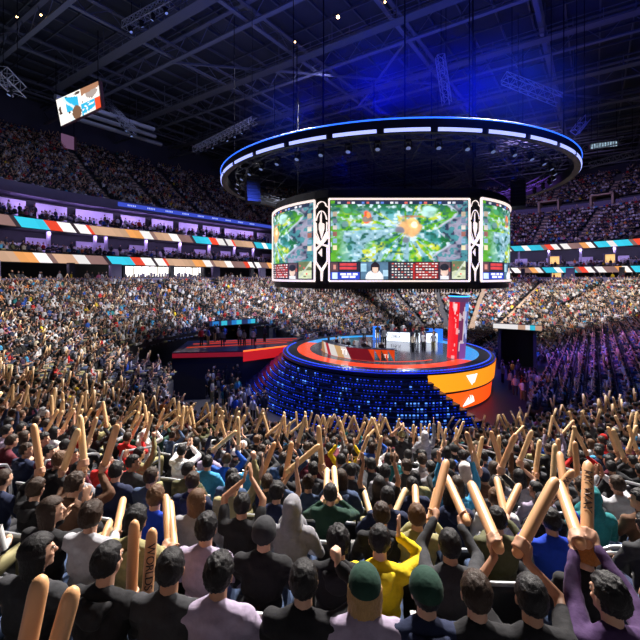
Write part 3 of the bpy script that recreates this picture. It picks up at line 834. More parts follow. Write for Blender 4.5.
# emblem panels
def emblem(pL, pR, name):
    pL, pR = Vector(pL), Vector(pR); d = pR - pL; w = d.length; dn = d.normalized(); nrm = Vector((dn.y, -dn.x, 0)); h = Tz - Bz
    def P(s, t, o=.06): return pL + d * s + Vector((0, 0, EYE + Bz + h * t)) + nrm * o - do
    pn = MB(); q = [P(0, -.04, 0), P(1, -.04, 0), P(1, 1.03, 0), P(0, 1.03, 0)]; pn.add(q + [p - nrm * .15 for p in q], [(0, 1, 2, 3), (4, 5, 6, 7), (0, 1, 5, 4), (2, 3, 7, 6), (1, 2, 6, 5), (0, 3, 7, 4)])
    po = pn.build(name, m_black, drum)
    mb = MB()
    def poly(pts, o=.06):
        n = len(pts); a = [P(x, y, o) for x, y in pts]; b = [P(x, y, .005) for x, y in pts]
        mb.add(a + b, [tuple(range(n)), tuple(range(n, 2 * n))] + [(i, (i + 1) % n, n + (i + 1) % n, n + i) for i in range(n)])
    def stroke(pts, th):
        for i in range(len(pts) - 1):
            mb.bar(P(*pts[i], .05), P(*pts[i + 1], .05), th, .05)
    arc = lambda cx, cy, rx, ry, a0, a1, n=14: [(cx + rx * math.cos(rad(a0 + (a1 - a0) * i / n)), cy + ry * math.sin(rad(a0 + (a1 - a0) * i / n))) for i in range(n + 1)]
    stroke([(0, .9)] + arc(.5, .92, .36, .055, 180, 0) + [(1, .9)], .13)
    stroke(arc(.5, .69, .46, .17, 20, 160), .12); 
    poly([(.38, .80), (.50, .85), (.50, .72), (.72, .70), (.72, .64), (.5, .52), (.28, .64), (.28, .70), (.38, .73)])
    stroke([(.06, .72), (.08, .60), (.45, .46)], .10); stroke([(.94, .72), (.92, .60), (.55, .50)], .10)
    poly([(0, .58), (.35, .47), (1, .60), (1, .52), (.62, .455), (1, .44), (1, .41), (.5, .44), (0, .36), (0, .41), (.3, .445), (0, .47)])
    poly([(.52, .30), (.52, .40), (.22, .35)])
    stroke([(.04, .42), (.04, .24), (.5, .14), (.96, .24), (.96, .42)], .10)
    poly([(0, .22), (.12, .20), (.5, .15), (.88, .20), (1, .22), (.62, .12), (.56, .0), (.44, .0), (.40, .12)])
    mb.build('emblem', m_white_led, po)
pl = dp(aL1, 0); pr = dp(aR0, 0)
emblem((pl.x + .08, pl.y - .05, 0), (MX0 - .08, MY - .02, 0), 'emblem_panel')
emblem((MX1 + .08, MY - .02, 0), (pr.x - .08, pr.y, 0), 'emblem_panel')
# hangers
hg = MB()
for a in range(0, 360, 45):
    p = dp(a, 6.5, 8.5); hg.bar(p - do, p + Vector((0, 0, 16)) - do, .09)
hg.build('hanger_cable', m_cable, drum)

# ================================================================ LED halo ring
ring = empty('halo_ring', (SX + .3, SY, EYE + 8.6)); tag(ring, 'large glowing blue light ring hung under the roof over the screens', 'ring light')
RR = 15.45
MB().lathe([(RR - .45, -.35), (RR, -.42), (RR + .05, .35), (RR - .1, .45), (RR - .45, .4), (RR - .45, -.35)], 120).build('hull', m_black, ring)
MB().lathe([(RR + .02, .36), (RR + .1, .40), (RR + .02, .46)], 120).build('top_light', m_blue_led, ring)
NSG = 32
for k in range(NSG):
    a0, a1 = 360 / NSG * (k + .07), 360 / NSG * (k + .93)
    MB().lathe([(RR - .02, -.36), (RR + .06, -.34), (RR + .07, -.16), (RR - .02, -.14)], 10, a0=rad(a0), a1=rad(a1)).build('light_segment', m_ice_led, ring)
tr = MB()
for k in range(48):
    a, b = rad(7.5 * k), rad(7.5 * (k + 1))
    for r_, z_ in ((RR - 1.2, .3), (RR - 2.0, .3), (RR - 1.6, -.3)):
        tr.bar((r_ * math.cos(a), r_ * math.sin(a), z_), (r_ * math.cos(b), r_ * math.sin(b), z_), .07)
    tr.bar(((RR - 1.2) * math.cos(a), (RR - 1.2) * math.sin(a), .3), ((RR - 1.6) * math.cos(b), (RR - 1.6) * math.sin(b), -.3), .04)
    tr.bar(((RR - 2.0) * math.cos(a), (RR - 2.0) * math.sin(a), .3), ((RR - 1.6) * math.cos(b), (RR - 1.6) * math.sin(b), -.3), .04)
tr.build('truss', m_steel, ring)
rp = MB()
for k in range(24):
    a = rad(15 * k)
    for kk in (0, 1): rp.bar(((RR - 1.2) * math.cos(a), (RR - 1.2) * math.sin(a), .3), ((RR - 5.5) * math.cos(a + .1 * kk), (RR - 5.5) * math.sin(a + .1 * kk), 3.2 * kk - .4), .05)
rp.build('brace', m_steel, ring)
hg = MB()
for k in range(8):
    a = rad(45 * k + 10); hg.bar((RR * .93 * math.cos(a), RR * .93 * math.sin(a), .3), (RR * .93 * math.cos(a), RR * .93 * math.sin(a), 14.5), .05)
hg.build('hanger_cable', m_cable, ring)

# moving-head lamps hanging under the ring truss
def lamp_proto():
    e = empty('moving_head_lamp', (0, 0, 0))
    MB().box((0, 0, -.06), (.34, .3, .14)).build('base', m_black, e)
    y = MB(); y.box((-.2, 0, -.3), (.05, .12, .42)); y.box((.2, 0, -.3), (.05, .12, .42)); y.box((0, 0, -.115), (.45, .12, .05)); y.build('yoke', m_black, e)
    h = MB().tube([(0, .12, -.22), (0, -.02, -.42), (0, -.1, -.54)], [.11, .16, .17], 14).build('head', m_black, e)
    MB().tube([(0, -.1, -.545), (0, -.105, -.555)], .145, 14).build('lens', mat('lamp_lens', (.3, .4, .6), .2, emis=(.25, .35, .8), es=.35, var=0), h)
    return e
def copy_tree(o, parent=None):
    c = o.copy(); COL.objects.link(c)
    if parent is not None: c.parent = parent
    for ch in list(o.children): copy_tree(ch, c)
    return c
LP = lamp_proto(); first = [True]
def place_lamp(p, rz, label, group):
    o = LP if first[0] else copy_tree(LP); first[0] = False
    o.location = p; o.rotation_euler = (0, 0, rz); tag(o, label, 'stage light', group)
for k in range(26):
    a = -185 + 190 * k / 25; r_ = RR - 1.6
    place_lamp((SX + .1 + r_ * math.cos(rad(a)), SY + r_ * math.sin(rad(a)), EYE + 8.3), rad(a) + PI / 2, 'small black moving stage lamp under the halo ring, %s from the left' % ordinal(k + 1), 'lamps under the halo ring')
# speaker arrays
for i, (x, y, zt) in enumerate([(-5.6, 33.0, EYE + 8.3), (16.6, 33.5, EYE + 8.0), (-2.6, 47.0, EYE + 7.5), (17.5, 45.0, EYE + 7.5)]):
    e = empty('speaker_array', (x, y, zt), [.5, -.5, 2.4, -2.4][i]); tag(e, ['black hanging loudspeaker array left of the screens', 'black hanging loudspeaker array right of the screens', 'black hanging loudspeaker array behind the screens at left', 'black hanging loudspeaker array behind the screens at right'][i], 'speaker')
    f = MB(); f.bar((0, -.4, .1), (0, .5, .1), .12); f.bar((-.5, 0, .1), (.5, 0, .1), .1); f.bar((0, 0, .1), (0, 0, EYE + 22 - zt), .04); f.build('hanging_frame', m_black, e)
    for k in range(8):
        t = .045 * k; y0 = -.35 * (k / 8) ** 2
        MB().box((0, y0, -.16 - .29 * k), (1.15, .62, .26), Matrix.Rotation(-t, 3, 'X')).build('speaker_cabinet', m_black, e)

# ================================================================ roof
RZ = EYE + 27
cl = MB(); cl.box((15, 45, RZ + 1.2), (190, 190, .3)); tag(cl.build('ceiling', m_deck), kind='structure')
def beam_line(p, q, w, h, m, name='ceiling_beam'):
    o = MB()
    p, q = Vector(p), Vector(q); d = (q - p).normalized(); up = Vector((0, 0, 1)) * h
    o.bar(p, q, w, .14); o.bar(p - up, q - up, w, .14)
    L = (q - p).length; n = max(2, int(L / 4.0)); pts = [p + (q - p) * i / n for i in range(n + 1)]
    for i in range(n):
        a, b = pts[i], pts[i + 1]; mid = (a + b) / 2
        o.bar(a, mid - up, .07); o.bar(mid - up, b, .07)
    b = o.build(name, m); b['kind'] = 'structure'; return b
for u in (-18, -6.5, 5, 16.5, 28, 39.5, 51, 62.5, 74):
    beam_line(W(u, -60, RZ), W(u, 62, RZ), .5, 2.2, m_steel)
for v in (-48, -36, -24, -12, 0, 12, 24, 36, 48):
    beam_line(W(-34, v, RZ - .1), W(92, v, RZ - .1), .45, 1.5, m_steel)
m_purl = mat('purlin_steel', (.07, .075, .09), .6, .3)
pu = MB()
for v in np.arange(-56, 60, 3):
    pu.bar(W(-34, v, RZ + .55), W(92, v, RZ + .55), .16, .3)
o = pu.build('ceiling_purlins', m_purl); o['kind'] = 'structure'
pu = MB()
for u in np.arange(-30, 90, 3.8): pu.bar(W(u, -60, RZ + .25), W(u, 62, RZ + .25), .12, .2)
o = pu.build('ceiling_purlins', m_purl); o['kind'] = 'structure'
# cross bracing
for (a, b) in (((5, 12), (16.5, 0)), ((16.5, 12), (5, 0)), ((-6.5, 24), (5, 12)), ((28, 12), (16.5, 24)), ((5, -12), (-6.5, -24)), ((-6.5, 0), (5, -12)), ((28, -12), (39.5, -24)), ((16.5, 36), (28, 24))):
    o = MB().bar(W(*a, RZ - 2.2), W(*b, RZ - 2.2), .22).build('ceiling_brace', m_steel); o['kind'] = 'structure'
# catwalks
CWK = [(-12, -22, 40), (0, -30, 46), (11, -34, 48), (22, -36, 48), (33, -34, 46), (45, -30, 44)]
for i, (u, v0, v1) in enumerate(CWK):
    e = empty('catwalk', W(u, (v0 + v1) / 2, RZ - 3.2)); tag(e, 'long steel catwalk hung under the roof, %s from the camera' % ordinal(i + 1), 'catwalk', 'catwalks under the roof')
    o_ = e.location.copy(); g = MB(); r_ = MB(); 
    g.bar(W(u, v0, RZ - 3.2) - o_, W(u, v1, RZ - 3.2) - o_, 1.1, .06)
    for s in (-.55, .55):
        for zz in (.5, 1.0): r_.bar(W(u + s, v0, RZ - 3.2 + zz) - o_, W(u + s, v1, RZ - 3.2 + zz) - o_, .05)
        for v in np.arange(v0, v1, 2.4): r_.bar(W(u + s, v, RZ - 3.2) - o_, W(u + s, v, RZ - 2.1) - o_, .05)
    for v in np.arange(v0, v1, 7.2): r_.bar(W(u, v, RZ - 3.2) - o_, W(u, v, RZ + .5) - o_, .07)
    g.build('walkway', m_purl, e); r_.build('railing', m_steel, e)
# pale ducts at the far left roof
for i, (v, du) in enumerate(((40.5, 0), (43.2, 2), (46, 5))):
    a, b = W(-12 + du, v, RZ - 4.0), W(2 + du, v, RZ - 4.0); c = (a + b) / 2
    o = MB().tube([a - c, b - c], .32, 12).build('air_duct', mat('duct_grey', (.42, .45, .52), .4, .5)); o.location = c
    tag(o, 'pale round air duct under the roof at the upper left, %s from the beam' % ordinal(i + 1), 'duct', 'air ducts under the roof')
def box_truss(p, q, s, name, label, m=m_steel, hang=True):
    p, q = Vector(p), Vector(q); e = empty(name, (p + q) / 2); tag(e, label, 'truss'); o_ = e.location.copy()
    d = (q - p).normalized(); side = d.cross(Vector((0, 0, 1)))
    if side.length < .1: side = Vector((1, 0, 0))
    side.normalize(); up = side.cross(d).normalized(); mb = MB()
    cr = [side * s / 2 + up * s / 2, -side * s / 2 + up * s / 2, -side * s / 2 - up * s / 2, side * s / 2 - up * s / 2]
    for c in cr: mb.bar(p + c - o_, q + c - o_, .06)
    n = max(2, int((q - p).length / s))
    for i in range(n):
        a, b = p + (q - p) * i / n, p + (q - p) * (i + 1) / n
        for k in range(4): mb.bar(a + cr[k] - o_, b + cr[(k + 1) % 4] - o_, .035); mb.bar(a + cr[k] - o_, a + cr[(k + 1) % 4] - o_, .035)
    mb.build('lattice', m, e)
    if hang:
        h = MB(); 
        for t in (.15, .85): c = p + (q - p) * t; h.bar(c - o_, Vector((c.x, c.y, RZ)) - o_, .04)
        h.build('hanger_cable', m_cable, e)
    return e
m_truss = mat('truss_aluminium', (.42, .44, .5), .4, .6)
TR = [(((125, 26, 40), (172, 0, 36)), .7), (((108, 104, 60), (134, 132, 54)), .8), (((504, 78, 38), (560, 100, 36)), .9), (((440, 56, 38), (447, 104, 38)), .7), (((0, 72, 30), (20, 92, 33)), .9), (((575, 132, 36), (586, 118, 36)), .6), (((586, 148, 60), (622, 140, 60)), .9), (((195, 150, 60), (255, 120, 52)), .8), (((590, 165, 62), (640, 152, 60)), .8)]
names = ['lattice lighting truss near the top left of the roof', 'short lattice truss hanging beside the small tilted screen', 'lattice truss with braces above the halo ring at right', 'upright lattice truss hanging above the middle of the halo ring', 'lattice truss with lamps at the far left edge', 'small lattice frame at the right end of the halo ring', 'pale lattice truss above the right upper stand', 'lattice truss in front of the halo ring at left', 'long lattice truss over the right upper stand edge']
for i, ((a, b), s) in enumerate(TR):
    p, q = unpix(*a), unpix(*b); box_truss(p, q, s, 'lighting_truss', names[i], m_truss)
    n = int((q - p).length / 1.6)
    if i in (0, 1, 4, 7):
        for k in range(n):
            c = p + (q - p) * (k + .5) / n; place_lamp(c - Vector((0, 0, s / 2 + .02)), random.random() * 6, 'small black stage lamp under the %s, %s along' % (names[i].replace('lattice ', ''), ordinal(k + 1)) if len(names[i].split()) < 9 else 'small black stage lamp under a roof truss, %s along' % ordinal(k + 1), 'lamps under the roof trusses')
# truss cluster in the dark above the drum
for i in range(5):
    a = rad(-160 + 35 * i); p = Vector((SX + 9 * math.cos(a), SY + 9 * math.sin(a), EYE + 9.4)); b_ = a + 1.1; q = Vector((SX + 9 * math.cos(b_), SY + 9 * math.sin(b_), EYE + 9.4))
    box_truss(p, q, .6, 'lighting_truss', 'dark lattice truss between the screens and the halo ring, %s from the left' % ordinal(i + 1), m_steel, False)
# warm work lamps
for i, (x, y, d) in enumerate([(338, 17, 39), (120, 52, 45), (17, 17, 38), (295, 42, 43), (385, 2, 37), (41, 15, 38)]):
    p = unpix(x, y, d); e = empty('work_lamp', p); tag(e, 'tiny warm work lamp under the roof, %s' % ['brightest, top middle', 'left of the main beams', 'top left corner', 'beside the central brace', 'at the top edge', 'near the top left beam'][i], 'lamp')
    MB().ell((0, 0, 0), .16 if i == 0 else .09, 10, 6).build('bulb', m_warm, e); MB().tube([(0, 0, .1), (0, 0, .3)], .08, 8).build('housing', m_black, e)
# small side screen hanging at the upper left, and its twin frames
def quad_screen(corners, name, label, painter, nx=60, ny=30):
    c = sum((Vector(p) for p in corners), Vector()) / 4; e = empty(name, c); tag(e, label, 'screen')
    bl, br, tr_, tl = [Vector(p) - c for p in corners]; nrm = (br - bl).cross(tl - bl).normalized()
    if nrm.dot(-c) < 0 and nrm.y > 0: nrm = -nrm
    quads, cols = [], []
    P = lambda s, t: (bl * (1 - s) + br * s) * (1 - t) + (tl * (1 - s) + tr_ * s) * t
    for i in range(nx):
        for j in range(ny):
            quads.append([P(i / nx, j / ny), P((i + 1) / nx, j / ny), P((i + 1) / nx, (j + 1) / ny), P(i / nx, (j + 1) / ny)]); cols.append(painter((i + .5) / nx, (j + .5) / ny))
    o = bpy.data.objects.new('screen_face', face_colour_mesh('screen_face', quads, cols, attr_mat('small_led', emis=1.3))); link(o, e)
    b = -nrm * .35; g = 1.03
    v = [bl * g - nrm * .05, br * g - nrm * .05, tr_ * g - nrm * .05, tl * g - nrm * .05]
    MB().add(v + [p + b for p in v], [(0, 1, 2, 3), (4, 5, 6, 7), (0, 1, 5, 4), (1, 2, 6, 5), (2, 3, 7, 6), (3, 0, 4, 7)]).build('casing', mat('casing_maroon', (.09, .03, .04), .6), e)
    h = MB(); 
    for p in (tl, tr_): h.bar(p, p + Vector((0, 0, RZ - c.z - p.z)), .06)
    h.build('hanger_cable', m_cable, e)
    return e
def art(s, t):
    W_, C, R_, Bn, K = srgb('f6f2ea'), srgb('2fb2dc'), srgb('e8502c'), srgb('a8795c'), srgb('2a2220')
    x, y = s, t
    if (x - .45) ** 2 / .012 + (y - .22) ** 2 / .07 < 1: return srgb('7a5a44')
    if abs(x - .30 - .12 * math.sin(y * 5)) < .035: return srgb('d8f0f6')
    if .22 < x < .52 and y > .45 - .3 * x and y < .95 - .5 * (x - .2): return C
    if .36 < x < .44 and y > .62 and y < .8: return srgb('c03040')
    if x > .88 and y < .45: return R_
    if .56 < x < .92 and y < .42 and y > .9 * (x - .56) * .5: return C if noise.noise(Vector((x * 18, y * 12, 0))) < .25 else W_
    if x > .6 and y > .8 + .2 * (x - .9): return Bn
    if ((x - .83) / .13) ** 2 + ((y - .70) / .16) ** 2 < 1: return srgb('a89a94')
    if noise.noise(Vector((x * 9, y * 6, 5))) > .42: return srgb('4a3a34')
    return W_
Ya, Yb = 49.0, 44.0
quad_screen([unpix(61, 126, Ya), unpix(101, 107, Yb), unpix(98, 81, Yb), unpix(56, 100, Ya)], 'hanging_side_screen', 'small bright tilted screen with blue, white and red artwork hanging at upper left', art)
quad_screen([unpix(61, 147, 66), unpix(74, 150, 64), unpix(74, 137, 64), unpix(61, 133, 66)], 'hanging_side_screen', 'small dim screen hanging below the bright tilted screen', lambda s, t: (.10, .05, .10))
def board(s, t): return (.5, .42, .55) if (int(s * 14) % 2 or t < .3) and t > .1 else (.06, .04, .08)
quad_screen([unpix(112, 153, 80), unpix(160, 163, 84), unpix(160, 156, 84), unpix(112, 145, 80)], 'wall_scoreboard', 'long narrow dim scoreboard on the left upper back wall', board, 40, 8)
# flying boards on the right
quad_screen([unpix(590, 149, 75), unpix(617, 146, 74), unpix(617, 141, 74), unpix(590, 144, 75)], 'wall_scoreboard', 'narrow pale blue board above the right upper stand', lambda s, t: (.35, .5, .6) if int(s * 20) % 2 else (.05, .07, .1), 40, 6)
# ================================================================ people
def dg(): return bpy.context.evaluated_depsgraph_get()
def remesh(mb, voxel, sm=3, name='body', fold=0.0, m=None):
    me = mb.mesh('t'); o = bpy.data.objects.new('t', me); COL.objects.link(o)
    r = o.modifiers.new('r', 'REMESH'); r.mode = 'VOXEL'; r.voxel_size = voxel
    if sm: s = o.modifiers.new('s', 'SMOOTH'); s.factor = .5; s.iterations = sm
    out = bpy.data.meshes.new_from_object(o.evaluated_get(dg()))
    bpy.data.objects.remove(o); bpy.data.meshes.remove(me)
    out.name = name; n = len(out.vertices)
    if fold > 0:
        co = np.empty(n * 3, np.float32); out.vertices.foreach_get('co', co); co = co.reshape(-1, 3)
        no = np.empty(n * 3, np.float32); out.vertices.foreach_get('normal', no); no = no.reshape(-1, 3)
        x, y, z = co.T
        w = (np.sin(x * 31 + np.sin(z * 19) * 2.2 + y * 13) * .45 + np.sin(z * 47 + x * 23 + np.sin(y * 29) * 1.7) * .35 + np.sin((x - z) * 71 + y * 37) * .2)
        co = co + no * (w * fold)[:, None]
        out.vertices.foreach_set('co', co.reshape(-1)); out.update()
    out.materials.clear()
    if m: out.materials.append(m)
    out.shade_smooth()
    return out

def ik(S, Wr, pole, L1=.29, L2=.265):
    S, Wr = Vector(S), Vector(Wr); d = Wr - S; D = min(d.length, L1 + L2 - .004); D = max(D, .12); t = d.normalized(); Wr = S + t * D
    a = (L1 * L1 - L2 * L2 + D * D) / (2 * D); h = math.sqrt(max(0, L1 * L1 - a * a))
    p = Vector(pole); p = (p - t * p.dot(t)).normalized()
    return S + t * a + p * h, Wr

def fingers_grip(mb, g, axis, n, sgn):
    """four fingers and a thumb closed round a stick; n points from the palm to the stick axis"""
    a = axis.normalized(); n = (n - a * n.dot(a)).normalized(); m = a.cross(n) * sgn; R = .050
    mb.ell(g - n * .052, (.042, .018, .046), 10, 7, Matrix((m, n, a)).transposed())
    P = lambda th, off: g + a * off + (-n * math.cos(rad(th)) + m * math.sin(rad(th))) * R
    for i in range(4):
        off = -.034 + .023 * i; L = (150, 175, 170, 155)[i]
        ths = [25, 25 + L * .36, 25 + L * .7, 25 + L]
        for j in range(3): mb.cap(P(ths[j], off), P(ths[j + 1], off + .002), .0105 - .0008 * j, .0098 - .0008 * j, 7)
    ths = [-20, -70, -125]
    for j in range(2): mb.cap(P(ths[j], .0 + .016 * j), P(ths[j + 1], .018 + .016 * j), .013, .0115, 7)

def hand_open(mb, w, d, n, sgn, curl=.15, spread=.12):
    """w wrist, d direction of the hand, n palm normal"""
    d = d.normalized(); n = (n - d * n.dot(d)).normalized(); s = d.cross(n) * sgn
    M = Matrix((s, n, d)).transposed()
    mb.ell(w + d * .052, (.042, .016, .056), 10, 7, M)
    for i in range(4):
        x = (-.030, -.010, .011, .031)[i]; L = (.072, .080, .076, .060)[i]
        p = w + d * .088 + s * x; dd = (d + s * spread * (i - 1.5) * .7).normalized()
        c = curl * (1 + .15 * i)
        q1 = p + dd * L * .45; d2 = (dd + n * c).normalized(); q2 = q1 + d2 * L * .3; d3 = (d2 + n * c).normalized(); q3 = q2 + d3 * L * .25
        mb.cap(p, q1, .0105, .0098, 7); mb.cap(q1, q2, .0098, .009, 7); mb.cap(q2, q3, .009, .008, 7)
    p = w + d * .025 - s * .030; q = p + (d * .6 - s * .7 + n * .25).normalized() * .042; r = q + (d * .9 - s * .35 + n * .2).normalized() * .034
    mb.cap(p, q, .014, .012, 7); mb.cap(q, r, .012, .010, 7)

def hand_fist(mb, w, d, n, sgn):
    d = d.normalized(); n = (n - d * n.dot(d)).normalized(); s = d.cross(n) * sgn
    mb.ell(w + d * .048, (.042, .022, .05), 10, 7, Matrix((s, n, d)).transposed())
    for i in range(4):
        x = (-.030, -.010, .011, .031)[i]; p = w + d * .085 + s * x
        q = p + d * .012 + n * .030; r = q - d * .030 + n * .008; t = r - d * .012 - n * .018
        mb.cap(p, q, .0115, .011, 7); mb.cap(q, r, .011, .010, 7); mb.cap(r, t, .010, .009, 7)
    p = w + d * .03 - s * .03; q = p + d * .03 + n * .03; mb.cap(p, q, .013, .012, 7); mb.cap(q, q + s * .035 + n * .012, .012, .010, 7)

def make_pose(sp_, vox=.010):
    """sp_: lean, twist, hyaw, hpitch, standing, arms=[(side, wrist, hand kind, axis or dir)] all in seat-local metres, +y to the arena"""
    stand = sp_.get('stand', False); hz = .92 if stand else .53
    lean = sp_.get('lean', .06)
    U = Matrix.Translation((0, 0, hz)) @ Matrix.Rotation(sp_.get('twist', 0), 4, 'Z') @ Matrix.Rotation(-lean, 4, 'X')
    up = lambda x, y, z: U @ Vector((x, y, z))
    R3 = U.to_3x3()
    H = U @ Matrix.Translation((0, .02, .598)) @ Matrix.Rotation(sp_.get('hyaw', 0), 4, 'Z') @ Matrix.Rotation(-sp_.get('hpitch', 0) + lean * .6, 4, 'X') @ Matrix.Translation((0, .02, .105))
    body, top_l, top_s, trous = MB(), MB(), MB(), MB()
    # torso
    def torso(mb, e, low=True):
        mb.ell(up(0, 0, .02), (.165 + e, .115 + e, .11 + e), 14, 9, R3)
        mb.ell(up(0, .005, .17), (.148 + e, .105 + e, .16), 14, 9, R3)
        mb.ell(up(0, 0, .34), (.172 + e, .115 + e, .17), 14, 9, R3)
        mb.cap(up(-.14, -.005, .475), up(.14, -.005, .475), .060 + e * .8, .060 + e * .8, 10)
        mb.ell(up(0, -.01, .47), (.12 + e, .085 + e, .075 + e * .5), 12, 8, R3)
    torso(body, -.008)
    body.cap(up(0, -.01, .48), H @ Vector((0, -.015, -.06)), .062, .055, 12)
    for s in (-1, 1): body.cap(up(s * .02, -.012, .54), up(s * .11, -.012, .485), .040, .042, 10)
    # head
    HR = H.to_3x3()
    body.ell(H @ Vector((0, -.012, .018)), (.076, .094, .098), 20, 14, HR)
    body.ell(H @ Vector((0, .022, -.045)), (.056, .066, .068), 16, 10, HR)
    body.ell(H @ Vector((0, .068, -.092)), (.026, .024, .02), 10, 7, HR)
    body.cap(H @ Vector((0, .082, .015)), H @ Vector((0, .104, -.026)), .011, .016, 8)
    body.ell(H @ Vector((0, .080, -.062)), (.026, .014, .009), 10, 6, HR)
    body.ell(H @ Vector((0, .078, -.076)), (.022, .013, .008), 10, 6, HR)
    body.cap(H @ Vector((-.045, .074, .032)), H @ Vector((.045, .074, .032)), .012, .012, 8)
    for s in (-1, 1):
        body.ell(H @ Vector((s * .038, .062, -.025)), (.022, .02, .018), 8, 6, HR)
        body.ell(H @ Vector((s * .080, -.008, -.012)), (.011, .020, .034), 8, 7, HR)
        body.ell(H @ Vector((s * .087, -.014, .004)), (.008, .014, .018), 8, 6, HR)
    for mb in (top_l, top_s):
        torso(mb, .022); mb.ell(up(0, -.012, .545), (.074, .070, .03), 12, 7, R3)
        for s in (-1, 1): mb.cap(up(s * .03, -.015, .545), up(s * .13, -.012, .495), .056, .068, 10)
        mb.ell(up(0, 0, -.06), (.185, .135, .07), 14, 8, R3)
    # legs
    for s in (-1, 1):
        if stand:
            h, k, an = Vector((s * .095, 0, hz)), Vector((s * .115, .02, .49)), Vector((s * .125, -.01, .09))
        else:
            w = sp_.get('knee', .14)
            h, k, an = Vector((s * .095, .02, .535)), Vector((s * (w + .02), .42, .515)), Vector((s * (w + .01), .40, .10))
        ft = an + Vector((s * .02, .15, -.05))
        body.cap(h, k, .078, .055, 10); body.cap(k, an, .054, .038, 10); body.cap(an + Vector((0, -.03, -.05)), ft, .036, .030, 8)
        trous.ell(h, (.105, .115, .10), 12, 8); trous.cap(h, k, .096, .072, 12); trous.cap(k, an + Vector((0, 0, .03)), .071, .058, 12)
    trous.ell((0, 0, hz), (.18, .13, .115), 14, 9)
    # arms
    grips = []; phone = None
    for arm in sp_['arms']:
        s, wr, kind = arm[0], Vector(arm[1]), arm[2]
        S = up(s * .185, 0, .475); pole = Vector(arm[4]) if len(arm) > 4 else Vector((s * .9, -.1, -.8))
        if kind == 'stick':
            ax = Vector(arm[3]).normalized(); g = wr.copy()
            aim = (g - S).normalized(); n = (aim - ax * aim.dot(ax)); n = n.normalized() if n.length > .1 else Vector((0, 1, 0))
            w0 = g - n * .062 - ax * .062
            E, wr = ik(S, w0, pole); g = wr + n * .062 + ax * .062
            fingers_grip(body, g, ax, n, s); body.cap(wr, g - n * .052, .026, .026, 8)
            grips.append((g, ax))
        else:
            E, wr = ik(S, wr, pole)
            d = Vector(arm[3]) if len(arm) > 3 and arm[3] else (wr - E)
            nrm = Vector(arm[5]) if len(arm) > 5 else Vector((-s * .6, .2, -.2))
            if kind == 'open': hand_open(body, wr, d, nrm, s, .12)
            elif kind == 'rest': hand_open(body, wr, d, nrm, s, .45, .05)
            elif kind == 'fist': hand_fist(body, wr, d, nrm, s)
        body.cap(S, E, .050, .039, 10); body.cap(E, wr, .038, .025, 10)
        body.ell(S, .050, 10, 8)
        for mb, f in ((top_l, 1), (top_s, 0)):
            mb.ell(S, .078, 10, 8)
            if f:
                mb.cap(S, E, .070, .056, 10); mb.cap(E, E + (wr - E) * .93, .055, .040, 10)
            else: mb.cap(S, S + (E - S) * .62, .070, .062, 10)
    P = dict(H=H, U=U, grips=grips, stand=stand)
    P['body'] = remesh(body, vox, 2, 'person'); P['long'] = remesh(top_l, .015, 4, 'jacket', .008); P['short'] = remesh(top_s, .015, 4, 'shirt', .006)
    P['trousers'] = remesh(trous, .017, 4, 'trousers', .007)
    P['sm'] = {}
    return P

# ---- hair and hats, in head-local coordinates
def hair_mesh(kind, seed, under=False):
    bm = bmesh.new(); bmesh.ops.create_icosphere(bm, subdivisions=5, radius=1)
    r = random.Random(seed); o1 = Vector((r.random() * 50, r.random() * 50, 0))
    for v in bm.verts:
        d = v.co.normalized(); face = d.y > .28 and d.z < .42 + .10 * noise.noise(d * 5 + o1)
        low = d.z < (-.62 if d.y < -.1 else -.05)
        sc = Vector((.090, .110, .112)); base = Vector((0, -.014, .022))
        if kind == 'short': n = .05 * noise.noise(d * 4 + o1) + .05 * noise.noise(Vector((d.x * 22, d.y * 9, d.z * 9)) + o1)
        elif kind == 'messy': n = .06 + .12 * noise.noise(d * 3.2 + o1) + .09 * noise.noise(Vector((d.x * 16, d.y * 8, d.z * 8)) + o1)
        elif kind == 'curly': n = .10 + .10 * noise.noise(d * 3 + o1) + .13 * abs(noise.noise(d * 11 + o1))
        else: n = .06 + .05 * noise.noise(Vector((d.x * 24, d.y * 20, d.z * 3)) + o1); low = False if d.y < .15 else low
        if kind == 'long' and d.z < 0 and d.y < .25:
            sc = Vector((.098, .098, .112))
            k = -d.z; n += .16 * k * noise.noise(d * 8 + o1); w_ = math.sqrt(max(.0, 1 - k * k)) ; w2 = w_ + (1 - w_) * .55
            p = Vector((d.x / max(w_, .05) * w2 * sc.x * (1 + n + .12 * k), d.y / max(w_, .05) * w2 * sc.y * (1 + n) * (1 - .25 * k) - .015 * k, -k * (.12 + .15 * k) * (1 + n)))
            v.co = p + base; continue
        if face or low: s = .80
        else: s = 1 + n * .8
        if under and d.z > -.05: s = min(s, .93)
        v.co = Vector((d.x * sc.x, d.y * sc.y, d.z * sc.z)) * s + base
    me = bpy.data.meshes.new('hair'); bm.to_mesh(me); bm.free(); me.shade_smooth(); return me
def dome(R, z0, n=28, m=9, b=(0, -.012, .02), sx=1.0, sy=1.2, rib=0):
    mb = MB(); pr = []
    for i in range(m + 1):
        t = z0 + (PI / 2 - z0) * i / m; pr.append((max(.001, math.cos(t)), math.sin(t)))
    mb.lathe(pr, n); 
    mb.v = [(x * R * sx * (1 + rib * math.cos(14 * math.atan2(y, x))) + b[0], y * R * sy + b[1], z * R * 1.18 + b[2]) for x, y, z in mb.v]
    return mb
def cap_mesh():
    c = dome(.100, -.06); me = c.mesh('cap'); return me
